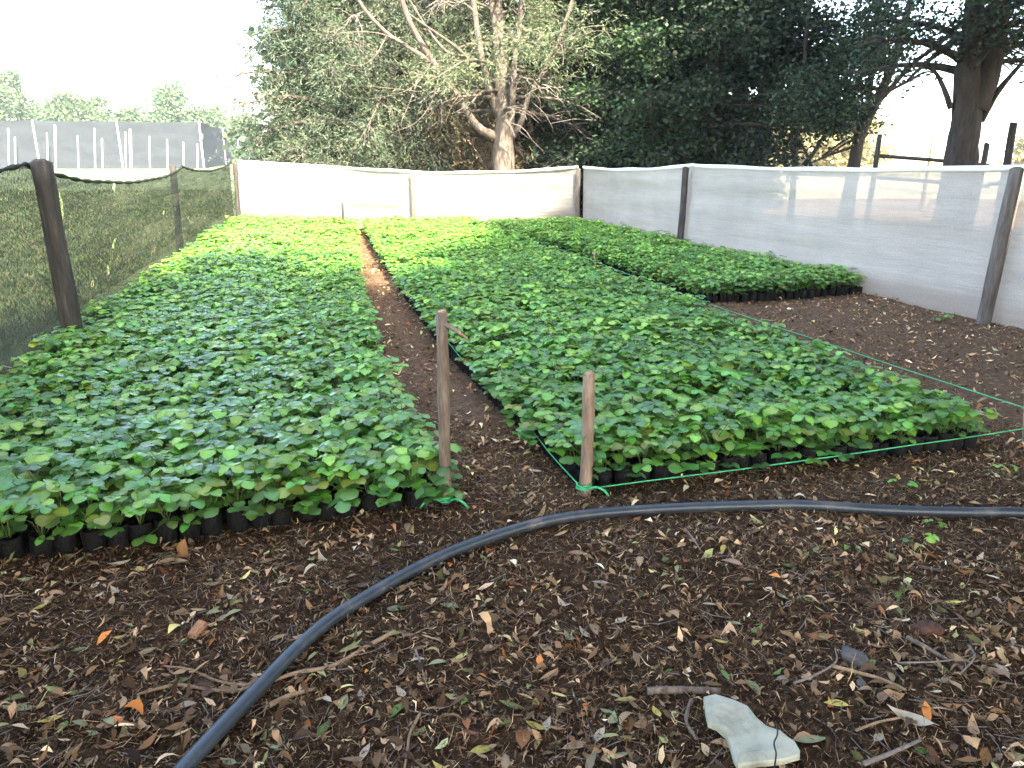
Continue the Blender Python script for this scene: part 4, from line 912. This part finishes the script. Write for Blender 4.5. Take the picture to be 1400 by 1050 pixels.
# orange wood chip
g = G(270, 862, .02); V = [Vector(v) for v in ((-.017, -.032, 0), (.012, -.03, 0), (.020, .030, 0), (-.010, .034, 0), (-.015, -.028, .019), (.010, -.027, .021), (.017, .027, .017), (-.009, .029, .02))]
o = link('wood_chip', pymesh('wood_chip', V, [(3, 2, 1, 0), (4, 5, 6, 7), (0, 1, 5, 4), (1, 2, 6, 5), (2, 3, 7, 6), (3, 0, 4, 7)], M['chip'], False), None, (g.x, g.y, hz(g.x, g.y) + .012)); o.rotation_euler = (.25, .1, -.15)
tag(o, 'orange-brown chunk of wood on the soil left of the pipe', 'wood chip')
# standing dead leaf at the left bed
col = (.24, .12, .05); me = big_leaf_mesh(4242, .11, .45, col); g = G(255, 768, 0); o = link('curled_leaf', me, None, (g.x, g.y - .03, hz(g.x, g.y) + .065)); o.rotation_euler = (.5, 1.2, 1.9); tag(o, 'curled orange-brown dead leaf standing against the left bed', 'leaf')
# dry grass tuft
rng = random.Random(12); V = []; F = []; C = []
for k in range(160):
    a = rng.uniform(0, 6.28); r = rng.uniform(0, .03); L = rng.uniform(.03, .075); b = Vector((math.cos(a) * r, math.sin(a) * r, 0)); d = Vector((math.cos(a) * .8 + rng.uniform(-.5, .5), math.sin(a) * .8 + rng.uniform(-.5, .5), rng.uniform(.3, .9))); s = Vector((-d.y, d.x, 0)).normalized() * .0012; o = len(V)
    V += [b - s, b + s, b + d * L * .5 + s * .8, b + d * L * .5 - s * .8, b + d * L - Vector((0, 0, L * .25))]; F += [(o, o + 1, o + 2, o + 3), (o + 3, o + 2, o + 4)]; cc = tuple(c * rng.uniform(.7, 1.2) for c in (.30, .20, .11)); C += [cc] * 5
g = G(1210, 832); o = link('dry_grass_tuft', pymesh('dry_grass_tuft', V, F, M['grass'], True, C), None, (g.x, g.y, hz(g.x, g.y))); tag(o, 'small tuft of dry brown grass among the leaves', 'grass tuft')
# little weeds
for k, (px, py, s, lab) in enumerate(((1250, 758, 1.0, 'lone green seedling sprouting below the pipe at the right'), (1236, 672, .8, 'small weed between the front twine and the pipe'), (1365, 655, .9, 'small weed by the front twine near the right edge'), (1288, 440, 1.3, 'tiny weed on the bare soil near the net'), (1275, 715, .7, 'flattened grassy weed just below the pipe'))):
    g = G(px, py); e = empty('weed', (g.x, g.y, hz(g.x, g.y) - .005)); tag(e, lab, 'weed')
    for i in range(3 if k else 2):
        l = link('leaf', leafme[(k * 3 + i) % NL], e); l.rotation_euler = (.2, .1, i * 2.2 + k); l.scale = (.62 * s,) * 3

# ------------------------------------------------------------------ rough grass outside the dark net
rg = np.random.default_rng(8); n = 52000
y = rg.uniform(1, 34, n); x = -2.75 - (y - .1) * .228 - rg.random(n) ** 1.6 * (3 + y * .55)
L = rg.uniform(.03, .13, n) * (.4 + vnoise(x, y, .9, 6)); az = rg.uniform(0, 6.28, n); ln = rg.uniform(.2, .9, n); wd = .004 + .0007 * y
b = np.stack([x, y, np.full(n, -.05)], -1); d = np.stack([np.cos(az) * ln, np.sin(az) * ln, np.ones(n)], -1); s = np.stack([-np.sin(az), np.cos(az), np.zeros(n)], -1) * wd[:, None]
V = np.stack([b - s, b + s, b + d * L[:, None] * np.array([.5, .5, .75]) + s * .6, b + d * L[:, None]], 1).reshape(-1, 3)
c = np.array([(.06, .10, .03), (.09, .14, .04), (.17, .16, .07), (.22, .19, .10)])[rg.choice(4, n, p=[.4, .35, .15, .1])] * rg.uniform(.7, 1.3, (n, 1))
o = link('rough_grass', fastmesh('rough_grass', V, np.arange(n * 4).reshape(-1, 4), M['grass'], np.repeat(c, 4, 0), False)); tag(o, 'rough green grass growing outside the dark net', 'grass', kind='stuff')

# ------------------------------------------------------------------ added veil over the distance
hb = MB(); X, Y0, Y1, Z0, Z1 = 420, -120, 620, -1.1, 15.5
V = [(x, y, z) for z in (Z0, Z1) for x, y in ((-X, Y0), (X, Y0), (X, Y1), (-X, Y1))]
m, nt, out = newmat('glare_haze'); vp = N(nt, 'ShaderNodeVolumePrincipled'); inp(vp, Color=(.93, .96, 1.0, 1), Density=.0006, Anisotropy=.2); nt.links.new(vp.outputs[0], out.inputs['Volume'])  # scattering volume added to pale the distance, standing in for lens glare
o = link('glare_haze', pymesh('glare_haze', V, [(3, 2, 1, 0), (4, 5, 6, 7), (0, 1, 5, 4), (1, 2, 6, 5), (2, 3, 7, 6), (3, 0, 4, 7)], m, False)); tag(o, 'thin bright veil added to pale the far field', 'glare_haze', kind='stuff')
